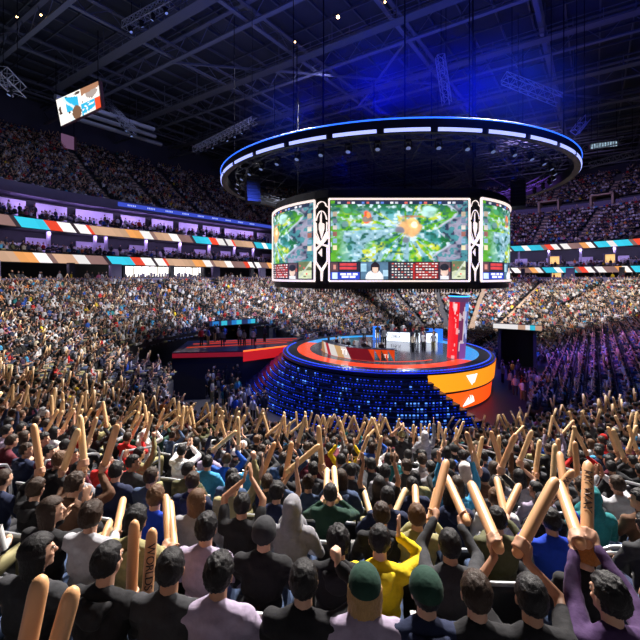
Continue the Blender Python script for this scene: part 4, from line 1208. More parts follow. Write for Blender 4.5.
def brim_mesh():
    mb = MB(); n = 14
    for k in range(n + 1):
        a = rad(20 + 140 * k / n)
        for r_ in (.9, 1.62):
            x, y = math.cos(a) * .088 * (1 if r_ < 1 else 1.02), math.sin(a) * .105 * r_ - .012
            for dz in (0, .007): mb.v.append((x, y, .022 + dz - (.012 * (x / .09) ** 2)))
    for k in range(n):
        b = k * 4
        for (i, j) in ((0, 2), (2, 3), (3, 1), (1, 0)): mb.f.append((b + i, b + j, b + 4 + j, b + 4 + i))
    mb.f += [(0, 1, 3, 2), (n * 4, n * 4 + 2, n * 4 + 3, n * 4 + 1)]
    return mb.mesh('brim')
def hood_up_mesh():
    mb = MB(); mb.ell((0, -.03, .02), (.105, .125, .135), 20, 14); mb.ell((0, -.10, .08), (.05, .06, .05), 12, 8); mb.cap((0, -.04, -.05), (0, -.05, -.17), .10, .13, 14); mb.cap((-.06, 0, -.1), (-.10, .03, -.17), .05, .06, 8); mb.cap((.06, 0, -.1), (.10, .03, -.17), .05, .06, 8)
    me = remesh(mb, .012, 4, 'hood', .006); return me
def hood_down_mesh():   # in chest-local coordinates, at the neck
    mb = MB(); 
    pts = [(.085 * math.cos(a) * 1.25, -.03 - .075 * math.sin(a), .515 - .02 * math.sin(a)) for a in [PI * k / 10 for k in range(11)]]
    mb.tube([Vector(p) for p in pts], [.02, .03, .035, .042, .048, .05, .048, .042, .035, .03, .02], 10); mb.ell((0, -.125, .465), (.10, .04, .075), 14, 9)
    return remesh(mb, .012, 4, 'hood', .006)
def eyes_mesh(i):
    mb = MB()
    for s in (-1, 1): mb.ell((s * .031, .079 if i == 0 else .086, .010), (.0125, .0075, .008) if i == 0 else (.005, .0035, .006), 10, 7)
    return mb.mesh('eyes' if i == 0 else 'iris', smooth=True)
HAIRU = {k: [hair_mesh(k, 3 * i + j, True) for i in range(2)] for j, k in enumerate(('short', 'messy', 'curly', 'long'))}
HAIR = {k: [hair_mesh(k, 3 * i + j) for i in range(2)] for j, k in enumerate(('short', 'messy', 'curly', 'long'))}
CAPM, BRIM, HUP, HDN, EY, IR = cap_mesh(), brim_mesh(), hood_up_mesh(), hood_down_mesh(), eyes_mesh(0), eyes_mesh(1)
BEAN = dome(.103, -.32, rib=.02).mesh('beanie'); CAPM.shade_smooth(); BEAN.shade_smooth()
DUMMY = mat('plain_grey', (.3, .3, .3), .8)
for me in [m for v in list(HAIR.values()) + list(HAIRU.values()) for m in v] + [CAPM, BRIM, HUP, HDN, EY, IR, BEAN]:
    me.materials.clear(); me.materials.append(DUMMY)

def skinm(n, c): return mat(n, c, .5, var=.08, scale=14, bump=.08, spec=.35)
SKIN = [skinm('skin_light', (.62, .36, .25)), skinm('skin_tan', (.50, .27, .17)), skinm('skin_brown', (.33, .16, .10))]
def hairm(n, c):
    m = mat(n, c, .50, var=.55, scale=1.0, bump=.7, spec=.28); nt = m.node_tree
    nz = next(q for q in nt.nodes if q.type == 'TEX_NOISE'); tc = next(q for q in nt.nodes if q.type == 'TEX_COORD'); mp = nt.nodes.new('ShaderNodeMapping')
    mp.inputs['Scale'].default_value = (330, 170, 55); nz.inputs['Detail'].default_value = 2; nz.inputs['Distortion'].default_value = .6
    nt.links.new(tc.outputs['Object'], mp.inputs['Vector']); nt.links.new(mp.outputs['Vector'], nz.inputs['Vector'])
    next(q for q in nt.nodes if q.type == 'BUMP').inputs['Distance'].default_value = .006
    return m
HM = {'black': hairm('hair_black', (.012, .011, .013)), 'dark brown': hairm('hair_dark_brown', (.035, .02, .014)), 'brown': hairm('hair_brown', (.11, .055, .028)), 'blonde': hairm('hair_blonde', (.42, .25, .10)), 'orange': hairm('hair_orange', (.50, .17, .03))}
CLOTH = {'black': (.014, .014, .017), 'charcoal': (.035, .036, .042), 'navy': (.015, .022, .06), 'dark green': (.015, .05, .035), 'olive': (.09, .09, .045), 'grey': (.26, .26, .29), 'light grey': (.42, .42, .46), 'white': (.68, .67, .68), 'cream': (.55, .48, .36), 'maroon': (.10, .012, .025), 'red': (.55, .02, .02), 'blue': (.02, .09, .42), 'sky blue': (.05, .30, .55), 'teal': (.02, .20, .22), 'yellow': (.72, .52, .01), 'khaki': (.30, .27, .13), 'lilac': (.36, .30, .42), 'purple': (.055, .025, .09), 'brown': (.12, .06, .035), 'pink': (.6, .15, .28), 'royal blue': (.01, .05, .5), 'orange': (.7, .2, .03), 'denim': (.05, .08, .16)}
CM = {k: mat('cloth_' + k.replace(' ', '_'), c, .85, var=.22, scale=30, bump=.25, sheen=.03, spec=.25) for k, c in CLOTH.items()}
m_shoe = mat('shoe_dark', (.05, .05, .055), .6); m_eye = mat('eye_white', (.7, .68, .65), .2, var=0); m_iris = mat('iris_dark', (.02, .012, .01), .15, var=0)
STICK = mat('inflated_stick_tan', (.76, .41, .20), .38, var=.08, scale=3, spec=.5)
STICK2 = mat('inflated_stick_light', (.85, .57, .30), .38, var=.08, scale=3, spec=.5)
def stick_mesh(R=.041, L=.66):
    pr = [(.001, 0), (R * .45, .004), (R * .8, .02), (R * .97, .05), (R, .09), (R * 1.03, L * .5), (R, L - .08), (R * .93, L - .04), (R * .7, L - .015), (R * .35, L), (.001, L + .003)]
    me = MB().lathe(pr, 18).mesh('inflatable_stick', STICK, True); return me
STM = stick_mesh()
def shoes_mesh(stand):
    mb = MB()
    for s in (-1, 1):
        an = Vector((s * .125, -.01, .09)) if stand else Vector((s * .15, .40, .10))
        mb.cap(an + Vector((0, -.035, -.045)), an + Vector((s * .02, .16, -.05)), .046, .04, 10); mb.cap(an + Vector((0, -.01, -.03)), an + Vector((0, -.01, .02)), .045, .046, 10)
    return remesh(mb, .012, 2, 'shoes', 0, m_shoe)
SHOE = {False: shoes_mesh(False), True: shoes_mesh(True)}

def setm(o, m):
    sl = o.material_slots[0]; sl.link = 'OBJECT'; sl.material = m
def child(name, me, par, m, M=None):
    if not me.materials: me.materials.append(DUMMY)
    o = bpy.data.objects.new(name, me); COL.objects.link(o); o.parent = par
    if M is not None: o.matrix_local = M
    setm(o, m); return o
def make_person(P, loc, rz, top='long', tc='black', lc='navy', hair='short', hc='black', skin=0, hat=None, hatc=None, hood=None, label='', group=None, eyes=True, sc_=1.0, vi=0):
    if not P['body'].materials: P['body'].materials.append(DUMMY)
    o = bpy.data.objects.new('person', P['body']); COL.objects.link(o); setm(o, SKIN[skin])
    o.location = loc; o.rotation_euler = (0, 0, rz); o.scale = (sc_,) * 3
    tag(o, label, 'person', group)
    child({'long': 'jacket', 'short': 'shirt'}[top], P[top], o, CM[tc]); child('trousers', P['trousers'], o, CM[lc])
    s = bpy.data.objects.new('shoes', SHOE[P['stand']]); COL.objects.link(s); s.parent = o
    H = P['H']
    if hat == 'hood': child('hood', HUP, o, CM[hatc or tc], H)
    else:
        child('hair', (HAIRU if hat else HAIR)[hair][vi % 2], o, HM[hc], H)
        if hat == 'cap':
            c = child('cap', CAPM, o, CM[hatc], H); child('brim', BRIM, c, CM[hatc])
        elif hat == 'backcap':
            c = child('cap', CAPM, o, CM[hatc], H); child('brim', BRIM, c, CM[hatc], Matrix.Rotation(PI, 4, 'Z'))
        elif hat == 'beanie': child('beanie', BEAN, o, CM[hatc], H)
    if hood: child('hood', HDN, o, CM[tc], P['U'])
    if eyes: e = child('eyes', EY, o, m_eye, H); child('iris', IR, e, m_iris)
    return o
def make_stick(pos, axis, label, light=False, L=1.0, group='inflatable sticks held up by the crowd', back=.085):
    o = bpy.data.objects.new('inflatable_stick', STM); COL.objects.link(o); setm(o, STICK2 if light else STICK)
    q = Vector(axis).to_track_quat('Z', 'Y'); o.rotation_mode = 'QUATERNION'; o.rotation_quaternion = q @ Quaternion((0, 0, 1), random.random() * 6 if L == 1.0 else 0)
    o.location = Vector(pos) - Vector(axis).normalized() * back; o.scale = (1, 1, L)
    tag(o, label, 'inflatable stick', group); return o

# ---- seats
m_seat = mat('seat_black', (.020, .021, .025), .42, spec=.6); m_rim = mat('seat_rim_grey', (.50, .52, .56), .35, .2)
def seat_meshes():
    pan = remesh(MB().box((0, .0, .415), (.43, .42, .05)).cap((-.2, .2, .40), (.2, .2, .40), .032, .032, 8), .02, 3, 'seat_pan', 0, m_seat)
    b, r = MB(), MB(); n = 10
    def P(i, t, o): 
        x = -.235 + .47 * i / n; c = (x / .235) ** 2
        return Vector((x, -.27 + .045 * c - .09 * t + o, .40 + .50 * t - .035 * c * t))
    for i in range(n + 1):
        for j in range(6):
            for o_ in (0, .03): b.v.append(tuple(P(i, j / 5, o_)))
    idx = lambda i, j, k: (i * 6 + j) * 2 + k
    for i in range(n):
        for j in range(5):
            b.f.append((idx(i, j, 0), idx(i + 1, j, 0), idx(i + 1, j + 1, 0), idx(i, j + 1, 0))); b.f.append((idx(i, j, 1), idx(i, j + 1, 1), idx(i + 1, j + 1, 1), idx(i + 1, j, 1)))
        b.f.append((idx(i, 0, 0), idx(i, 0, 1), idx(i + 1, 0, 1), idx(i + 1, 0, 0))); b.f.append((idx(i, 5, 0), idx(i + 1, 5, 0), idx(i + 1, 5, 1), idx(i, 5, 1)))
    for j in range(5):
        b.f.append((idx(0, j, 0), idx(0, j + 1, 0), idx(0, j + 1, 1), idx(0, j, 1))); b.f.append((idx(n, j, 0), idx(n, j, 1), idx(n, j + 1, 1), idx(n, j + 1, 0)))
    r.tube([P(i, 1, .013) for i in range(n + 1)], .021, 8)
    arm = MB().box((.28, -.02, .60), (.05, .36, .035)); arm.box((.28, -.17, .40), (.04, .06, .40)); 
    br = MB().box((0, -.12, .2), (.08, .12, .4)); br.box((0, -.12, .02), (.2, .2, .03))
    return pan, b.mesh('backrest', m_seat, True), r.mesh('rim', m_rim, True), arm.mesh('armrest', m_seat), br.mesh('bracket', m_black)
SEATM = seat_meshes()
def make_seat(loc, rz, label, group='black arena seats in the near stand'):
    e = empty('arena_seat', loc, rz); tag(e, label, 'seat', group)
    for nm, me in zip(('seat_pan', 'backrest', 'rim', 'armrest', 'bracket'), SEATM):
        o = bpy.data.objects.new(nm, me); COL.objects.link(o); o.parent = e
        if nm == 'backrest': bk = o
        if nm == 'rim': o.parent = bk
    return e

# ---- pose library for the ordinary spectators
Z = Vector
POSES = [
 dict(lean=.08, hyaw=.0, arms=[(-1, (-.13, .33, .64), 'rest', (.2, 1, -.1)), (1, (.13, .33, .64), 'rest', (-.2, 1, -.1))]),
 dict(lean=.38, hyaw=.15, arms=[(-1, (-.10, .48, .74), 'rest', (.4, .8, .2)), (1, (.10, .48, .74), 'rest', (-.4, .8, .2))]),
 dict(lean=.05, hyaw=-.1, hpitch=.1, arms=[(-1, (-.20, .24, 1.42), 'stick', (.42, .22, 1)), (1, (.20, .24, 1.42), 'stick', (-.42, .22, 1))]),
 dict(lean=.02, hyaw=.1, hpitch=.1, arms=[(-1, (-.17, .28, 1.34), 'stick', (-.30, .1, 1)), (1, (.15, .30, 1.36), 'stick', (.42, .0, 1))]),
 dict(lean=.06, hyaw=.2, arms=[(-1, (-.13, .33, .64), 'rest', (.2, 1, -.1)), (1, (.24, .20, 1.46), 'stick', (.28, .1, 1))]),
 dict(lean=.1, hyaw=0, arms=[(-1, (-.045, .36, 1.22), 'open', (.1, .4, 1), (-.9, 0, -.7), (1, .1, 0)), (1, (.045, .36, 1.22), 'open', (-.1, .4, 1), (.9, 0, -.7), (-1, .1, 0))]),
 dict(lean=.04, hyaw=-.15, hpitch=.12, arms=[(-1, (-.22, .14, 1.52), 'open', (-.1, .1, 1)), (1, (.24, .14, 1.52), 'open', (.1, .1, 1))]),
 dict(lean=.06, hyaw=-.2, arms=[(-1, (-.13, .33, .64), 'rest', (.2, 1, -.1)), (1, (.22, .2, 1.5), 'fist', (0, .1, 1))]),
 dict(lean=.0, hyaw=.0, arms=[(-1, (-.20, .34, 1.12), 'stick', (.35, .35, 1)), (1, (.20, .34, 1.12), 'stick', (.15, .3, 1))]),
 dict(lean=.08, hyaw=.75, arms=[(-1, (-.13, .33, .64), 'rest', (.2, 1, -.1)), (1, (.13, .33, .64), 'rest', (-.2, 1, -.1))]),
 dict(lean=.1, hyaw=-.8, arms=[(-1, (-.13, .33, .68), 'rest', (.2, 1, -.1)), (1, (.07, .30, .92), 'rest', (-.3, 1, .3))]),
 dict(lean=.03, hyaw=.1, hpitch=.15, arms=[(-1, (-.30, .12, 1.40), 'stick', (.9, .2, .75)), (1, (.18, .24, 1.44), 'stick', (-.15, .3, 1))]),
]
PTXT = ['with hands in lap', 'leaning forward', 'crossing two raised sticks', 'raising two upright sticks', 'raising one stick', 'clapping', 'with both arms up', 'with a fist up', 'holding sticks out in front', 'looking left', 'looking right', 'banging two sticks']
PL = [make_pose(p, .012) for p in POSES]
# ================================================================ placing people
CAM = Vector((0, 0, EYE))
RSL = random.Random(77)
def row_slots(seg_list, r, sp_=.56):
    out = []; ph = RSL.random()
    for seg, a0, a1 in seg_list:
        if seg in 'RL':
            n = int(abs(a1 - a0) / sp_); out += [(seg, a0 + (a1 - a0) * (i + ph + RSL.uniform(-.12, .12)) / n) for i in range(n)]
        else:
            L = abs(rad(a1 - a0)) * r; n = max(1, int(L / sp_)); out += [(seg, a0 + (a1 - a0) * (i + ph + RSL.uniform(-.12, .12)) / n) for i in range(n)]
    return out
SEGS = [('R', 60, P0), ('N', 270, 90), ('L', P0, P1), ('F', 90, -90)]
def facing_rz(d): return math.atan2(-d.x, d.y)      # local +y along d
low = []   # (k, seg, a, pos, rz)
for k in ROWS:
    r, z = row_r(k), row_z(k)
    for seg, a in row_slots(SEGS, r):
        if bite(seg, a, r + .3) or in_aisle(seg, a, r) or (seg == 'N' and k < KN): continue
        p, d = path_pt(seg, a, r, z)
        if p.y < .3: continue
        dist = (p - Vector((0, 0, p.z))).length
        if dist < 1.75: continue
        x, y = pix(p.x, p.y, p.z + 1.27)
        if x < -110 or x > 750: continue
        if y > 760 and k > 22: continue
        low.append([k, seg, a, p, facing_rz(d), dist, x, y])

# ---- heroes: px, py of the head in the photo, row, look
def hero_at(px, k, dy=0.0):
    """point of row k on the viewing ray through column px"""
    t = (px - 320) / F; lo, hi = .5, 60.0; r = row_r(k)
    def rr(Y):
        u, v = toUV(t * Y, Y); return math.hypot(u - P0, v) if u < P0 else abs(v)
    for _ in range(50):
        mid = (lo + hi) / 2
        if rr(mid) > r: lo = mid
        else: hi = mid
    Y = (lo + hi) / 2; p = Vector((t * Y, Y, row_z(k)))
    u, v = toUV(p.x, p.y); d = -(B * (u - P0) + A * v).normalized() if u < P0 else (-A if v > 0 else A)
    return p, facing_rz(d)
REST = lambda: [(-1, (-.13, .33, .64), 'rest', (.2, 1, -.1)), (1, (.13, .33, .64), 'rest', (-.2, 1, -.1))]
L0, R0_ = REST()
HEROES = [
 # px, row, dict
 (365, 22, dict(hyaw=.05, lean=.05, arms=REST(), top='long', tc='lilac', hair='long', hc='blonde', hat='cap', hatc='dark green', label='person in green cap and pale hoodie with curly blonde hair, facing the stage')),
 (428, 22, dict(hyaw=.1, lean=.05, arms=REST(), tc='navy', hair='short', hc='black', hat='cap', hatc='dark green', hood=1, label='person in dark green cap and navy jacket beside the pale hoodie')),
 (536, 22, dict(hyaw=0, lean=.05, top='short', tc='black', hair='short', arms='px', sticks=[((472, 486), (496, 542), .42), ((554, 483), (521, 546), .42)], label='person in black t-shirt raising both bare arms with two blurred sticks')),
 (621, 22, dict(hyaw=.3, lean=.1, tc='purple', hair='messy', hc='black', arms='px', sticks=[((559, 482), (578, 536), .55), ((588, 466), (587, 536), .60)], label='person in dark purple sweatshirt raising two sticks at the lower right')),
 (302, 22, dict(hyaw=.1, tc='black', hair='short', hc='black', arms=[L0, (1, (.20, .22, 1.24), 'fist', (0, .2, 1))], label='person in black with a raised right fist, left of the green cap')),
 (215, 22, dict(hyaw=-.1, tc='lilac', hair='messy', hc='black', arms=REST(), label='person in lilac top with dark messy hair at the bottom edge')),
 (100, 22, dict(hyaw=-.1, tc='black', hair='short', hc='black', hood=1, arms='px', sticks=[((136, 521), (133, 596), .5), ((155, 527), (149, 608), .5)], label='person in black jacket holding two upright sticks at the lower left')),
 (28, 22, dict(hyaw=-.5, tc='charcoal', hair='long', hc='black', arms=REST(), label='person with long black hair in charcoal at the lower left corner')),
 (165, 22, dict(hyaw=.2, tc='charcoal', hair='short', hc='black', arms=REST(), label='person in charcoal jacket beside the two upright sticks')),
 (480, 22, dict(hyaw=0, tc='black', hair='short', hc='dark brown', arms=REST(), label='person in black jacket between the navy jacket and the black t-shirt')),
 (380, 21, dict(hyaw=-.1, hpitch=.1, tc='yellow', hair='short', hc='black', hood=1, arms=[L0, (1, (.17, .24, 1.18), 'open', (.05, .15, 1))], label='person in bright yellow hoodie holding up an open right hand')),
 (338, 21, dict(hyaw=.1, lean=.0, tc='black', hair='messy', hc='black', arms=REST(), hood=1, label='person in black hooded jacket with messy hair, left of the yellow hoodie')),
 (262, 21, dict(hyaw=0, tc='black', hair='short', hat='beanie', hatc='charcoal', arms=REST(), label='person in black jacket and dark beanie in front of the grey hood')),
 (203, 21, dict(hyaw=0, tc='lilac', hair='messy', hc='black', arms=REST(), label='person in pale lilac hoodie with black hair, left of the dark beanie')),
 (131, 21, dict(hyaw=0, tc='khaki', hair='curly', hc='black', hood=1, arms='px', sticks=[((166, 498), (169, 545), .5), ((170, 503), (174, 549), .45)], label='person in khaki hoodie with curly black hair raising two sticks')),
 (86, 21, dict(hyaw=.1, tc='light grey', hair='curly', hc='dark brown', arms='px', sticks=[((110, 523), (96, 560), .5), ((123, 500), (116, 535), .55)], label='person in light grey top with curly hair holding two thick sticks')),
 (44, 21, dict(hyaw=-.6, tc='black', hair='long', hc='dark brown', arms=[(-1, (-.1, .3, 1.0), 'rest', (.3, .6, 1)), (1, (.12, .34, 1.16), 'open', (0, .3, 1))], label='person with long brown hair and hand raised to face at the left')),
 (452, 21, dict(hyaw=0, tc='charcoal', hair='short', hc='black', arms='px', sticks=[((446, 463), (433, 514), .55), ((447, 478), (465, 518), .55)], label='person in charcoal jacket crossing two sticks in a peak')),
 (500, 20, dict(hyaw=0, tc='olive', hair='short', hc='black', arms='px', sticks=[((519, 486), (502, 522), .5), ((497, 480), (506, 520), .5)], label='person in olive top holding two sticks close together')),
 (590, 21, dict(hyaw=.5, tc='black', hair='curly', hc='orange', arms=REST(), label='person with curly orange hair in black beside the purple sweatshirt')),
 (555, 20, dict(hyaw=0, tc='royal blue', hair='short', hc='black', arms='px', sticks=[((581, 461), (541, 512), .4), ((560, 455), (566, 500), .4)], label='person in bright blue jacket reaching up two sticks')),
 (291, 20, dict(hyaw=0, lean=.08, tc='grey', hat='hood', hatc='grey', arms=REST(), label='person in grey hoodie with the hood up, seen from behind')),
 (382, 20, dict(hyaw=0, tc='black', hair='short', hc='dark brown', hood=1, arms=REST(), label='person in black puffer jacket behind the two spread sticks')),
 (240, 20, dict(hyaw=.15, top='short', tc='black', hair='short', hc='black', arms=[(-1, (-.06, .30, 1.38), 'open', (.15, .1, 1), (-1, 0, -.2), (1, .1, 0)), (1, (.02, .32, 1.40), 'open', (-.15, .1, 1), (1, 0, -.2), (-1, .1, 0))], label='person in black t-shirt with bare arms clasped overhead')),
 (194, 20, dict(hyaw=-.3, tc='grey', hair='long', hc='brown', arms=REST(), label='person in grey top with long brown hair, left of the black t-shirt')),
 (152, 20, dict(hyaw=.2, tc='royal blue', hair='messy', hc='brown', arms=REST(), label='person in bright blue jersey with messy brown hair')),
 (388, 19, dict(hyaw=0, tc='navy', hair='short', hc='black', arms='px', sticks=[((363, 488), (372, 520), .4), ((405, 490), (391, 522), .4)], label='person in navy top spreading two sticks in a wide V')),
 (418, 20, dict(hyaw=0, tc='khaki', hair='short', hc='brown', arms='px', sticks=[((415, 487), (417, 522), .4), ((437, 490), (430, 520), .4)], label='person in khaki top holding one straight upright stick')),
 (330, 19, dict(hyaw=.1, tc='dark green', hair='short', hc='black', arms='px', sticks=[((327, 470), (326, 500), .3), ((334, 468), (336, 498), .3)], label='person in dark green holding two parallel upright sticks')),
 (186, 18, dict(hyaw=-.5, tc='olive', hair='short', hc='black', arms=REST(), label='person in olive jacket looking right, behind the brown hair')),
 (68, 18, dict(hyaw=-.9, tc='maroon', hair='short', hc='black', arms=REST(), label='person in maroon sweater looking right, third row at the left')),
 (45, 18, dict(hyaw=-.9, tc='maroon', hair='short', hc='black', arms=REST(), label='person in maroon sweater at the left by the handrail')),
 (75, 19, dict(hyaw=-.7, tc='grey', hair='short', hc='black', arms=REST(), label='person in grey hoodie looking right, below the maroon sweater')),
 (103, 18, dict(hyaw=-.4, tc='red', hair='short', hc='black', arms=[L0, (1, (.14, .33, 1.15), 'open', (0, .3, 1))], label='person in red scarf top with one open palm up')),
 (206, 17, dict(hyaw=.0, tc='sky blue', hair='short', hc='black', arms=REST(), label='person in sky blue jacket left of the raised arms')),
 (345, 14, dict(hyaw=.0, tc='yellow', hair='short', hc='black', arms=[(-1, (-.2, .2, 1.4), 'open', (0, .1, 1)), (1, (.2, .2, 1.4), 'open', (0, .1, 1))], label='person in yellow shirt with both hands high in the middle rows')),
]
# two people standing at the rail in front of the stage
used = {}
INDIV = []
def pxarms(h, p, rz):
    """turn photographed sticks into local grip targets and directions"""
    M = Matrix.Translation(p) @ Matrix.Rotation(rz, 4, 'Z'); Mi = M.inverted(); arms = []
    st = sorted(h['sticks'], key=lambda s: s[1][0])
    for sgn, (top, bot, dy) in zip((-1, 1), st):
        Y = p.y + dy; b = unpix(bot[0], bot[1], Y); t = unpix(top[0], top[1], Y + .12)
        for q in range(60):
            t = unpix(top[0], top[1], Y + .02 * q)
            if (t - b).length > .53: break
        lb, lt = Mi @ b, Mi @ t; arms.append((sgn, tuple(lb), 'stick', tuple((lt - lb).normalized())))
    return arms
def stick_labels(lbl):
    return lbl
vi = 0
hero_people = []
for px, k, h in HEROES:
    p, rz = hero_at(px, k)
    spec = dict(lean=h.get('lean', .06), hyaw=h.get('hyaw', 0), hpitch=h.get('hpitch', 0))
    spec['arms'] = pxarms(h, p, rz) if h['arms'] == 'px' else h['arms']
    P = make_pose(spec, .0095)
    vi += 1
    o = make_person(P, p, rz, h.get('top', 'long'), h['tc'], 'denim' if vi % 3 else 'black', h.get('hair', 'short'), h.get('hc', 'black'), 0 if vi % 3 else 1, h.get('hat'), h.get('hatc'), h.get('hood'), h['label'], vi=vi)
    M = Matrix.Translation(p) @ Matrix.Rotation(rz, 4, 'Z')
    who = h['label'].replace('person in ', '').replace('person with ', '').split(' raising')[0].split(' holding')[0].split(' crossing')[0].split(' spreading')[0].split(' reaching')[0].replace(' jacket', ' jacket')
    who = ' '.join(who.split()[:5])
    for gi, (g, ax) in enumerate(P['grips']):
        so = make_stick(M @ g, M.to_3x3() @ ax, 'tan inflatable stick in the %s hand of the person in %s' % (('left', 'right')[gi], who), light=(k < 20))
        if (px, gi) in ((100, 1), (621, 1), (555, 0)):
            # printed word running up the stick
            cu_m = mat('stick_print', (.05, .02, .015), .5, var=0)
            wv = 'WORLDS' if px != 621 else 'MY WAY'
            n_ax = (M.to_3x3() @ ax); pos = so.location + n_ax * .40
            side = Vector((0, 0, 1)).cross(n_ax)
            toc = (CAM - pos); toc = (toc - n_ax * toc.dot(n_ax)).normalized(); yy = toc.cross(n_ax).normalized()
            MM = Matrix((-n_ax, -yy, toc)).transposed().to_4x4()
            lt = flat_text(wv, .075, Matrix(), cu_m, so)
            bpy.context.view_layer.update()
            # wrap round the tube
            for v in lt.data.vertices:
                a = v.co.y / .044; v.co = Vector((v.co.x * 1.1, .0490 * math.sin(a), .0490 * math.cos(a) + v.co.z * .1))
            lt.matrix_local = so.matrix_world.inverted() @ (Matrix.Translation(pos) @ MM)
    make_seat(p, rz, 'black arena seat of the person in %s' % who)
    low = [s for s in low if not (s[0] == k and (s[3] - p).length < .46)]
    INDIV.append((p, None))
# camera-row neighbours whose sticks rise into the lower left corner
for px_, sts, lbl in ((30, [((41, 577), (16, 700), .40), ((73, 589), (40, 708), .42)], 'person in black just below the lower left corner raising two big sticks'),):
    p = Vector((-1.32, 1.42, row_z(23))); rz = facing_rz((Vector((3.36, 34.1)) - p.to_2d()).normalized())
    h = dict(sticks=sts); P = make_pose(dict(lean=.05, arms=pxarms(h, p, rz)), .0095)
    o = make_person(P, p, rz, 'long', 'black', 'denim', label=lbl); M = Matrix.Translation(p) @ Matrix.Rotation(rz, 4, 'Z')
    for gi, (g, ax) in enumerate(P['grips']): make_stick(M @ g, M.to_3x3() @ ax, 'big tan stick rising at the lower left corner, %s one' % ('left', 'right')[gi])
    low = [s for s in low if not (s[0] >= 22 and (s[3].to_2d() - p.to_2d()).length < .5)]
    make_seat(p, rz, 'black arena seat just below the lower left corner')
# standing pair near the stage
def stander(px, k, spec, lift=0.0, **kw):
    p, rz = hero_at(px, k); P = make_pose(dict(stand=True, **spec), .0095); p = p + Vector((0, 0, lift))
    return make_person(P, p, rz, **kw), p
_, pa = stander(402, 12, dict(lean=0, arms=[(-1, (-.05, .05, 1.84), 'open', (.6, 0, .7), (-1, 0, .1)), (1, (.05, .05, 1.84), 'open', (-.6, 0, .7), (1, 0, .1))]), top='short', tc='charcoal', lc='black', hair='short', hc='brown', hat='backcap', hatc='khaki', label='person standing in dark t-shirt and brown cap with both arms joined overhead')
_, pb = stander(425, 12, dict(lean=0, arms=[(-1, (-.32, .05, .95), 'rest'), (1, (.26, .1, 1.95), 'open', (.0, .1, 1))]), top='long', tc='grey', lc='black', hat='hood', hatc='light grey', label='person standing in grey hooded top with right arm stretched high')
low = [s for s in low if not (s[0] == 12 and min((s[3] - pa).length, (s[3] - pb).length) < .5)]

# ---- ordinary spectators, nearest first
vis = [s for s in low if -25 < s[6] < 665 and s[7] < 650]
vis.sort(key=lambda s: s[5])
N_IND = 300 - len(HEROES) - 3
ind = vis[:N_IND]
ids = set(id(s) for s in ind)
rest_low = [s for s in low if id(s) not in ids]
rows = {}
for s in ind: rows.setdefault(s[0], []).append(s)
TOPS = ['black'] * 9 + ['charcoal'] * 5 + ['navy'] * 5 + ['dark green', 'olive', 'grey', 'grey', 'light grey', 'white', 'white', 'cream', 'maroon', 'maroon', 'red', 'blue', 'sky blue', 'teal', 'khaki', 'lilac', 'brown', 'denim', 'denim']
rg = random.Random(21)
for k in sorted(rows, reverse=True):
    rs = sorted(rows[k], key=lambda s: s[6])
    for i, s in enumerate(rs):
        if rg.random() < .03: 
            make_seat(s[3], s[4], 'empty black arena seat, place %s from left in the %s row up' % (ordinal(i + 1), ordinal(23 - k)), 'empty arena seats'); continue
        upp = .22 + .22 * min(1, (22 - k) / 9)
        if 13 <= k <= 18 and 392 < s[6] < 436: upp = 0
        edge_ = k >= 20 and (s[6] < 30 or s[6] > 612)
        if edge_: upp = 0
        pi_ = rg.choice([2, 2, 3, 3, 4, 8, 8, 11, 11, 6, 7, 5]) if rg.random() < upp else rg.choice([0, 0, 0, 1, 9, 10, 5])
        if edge_: pi_ = [0, 1, 9, 10][pi_ % 2]
        tc = rg.choice(TOPS); top = 'short' if rg.random() < .22 else 'long'
        hair = rg.choice(['short', 'short', 'short', 'messy', 'messy', 'curly', 'long']); hc = rg.choice(['black'] * 6 + ['dark brown'] * 3 + ['brown'])
        hat = None; hatc = None
        q = rg.random()
        if q < .08: hat, hatc = rg.choice(['cap', 'backcap', 'beanie']), rg.choice(['black', 'charcoal', 'navy', 'white', 'red'])
        elif q < .12: hat, hatc, top = 'hood', tc, 'long'
        hood = 1 if top == 'long' and hat != 'hood' and rg.random() < .4 else None
        yaw = rg.gauss(0, .12); skin = rg.choice([0, 0, 0, 1, 1, 2])
        tgt = (Vector((SX, SY)) - s[3].to_2d()); 
        hd = '%s %s' % (hatc, hat.replace('backcap', 'cap')) if hat and hat != 'hood' else ('hood up' if hat else '%s%s hair' % ('' if hair == 'short' else hair + ' ', hc))
        where = '%s from left, %s row up' % (ordinal(i + 1), ordinal(23 - k))
        lab = 'person in %s %s, %s, %s, %s' % (tc, 'top' if top == 'long' else 't-shirt', hd, PTXT[pi_], where)
        lab = ' '.join(lab.split())
        if len(lab.split()) > 16: lab = lab.replace('person in ', '').replace(hd + ', ', '')
        p = s[3] + Vector((rg.gauss(0, .02), rg.gauss(0, .02), 0)); P = PL[pi_]
        o = make_person(P, p, s[4] + yaw, top, tc, rg.choice(['denim', 'black', 'navy', 'charcoal', 'khaki']), hair, hc, skin, hat, hatc, hood, lab, eyes=s[5] < 9, sc_=rg.uniform(.95, 1.04), vi=i)
        M = Matrix.Translation(p) @ Matrix.Rotation(s[4] + yaw, 4, 'Z') @ Matrix.Diagonal((o.scale.x,) * 3 + (1,))
        for gi, (g, ax) in enumerate(P['grips']):
            make_stick(M @ g, M.to_3x3() @ ax, 'tan inflatable stick in %s hand of the person %s' % (('left', 'right')[gi] if len(P['grips']) > 1 else 'raised', where), light=rg.random() < .5 or k < 17)
        make_seat(s[3], s[4], 'black arena seat %s' % where)

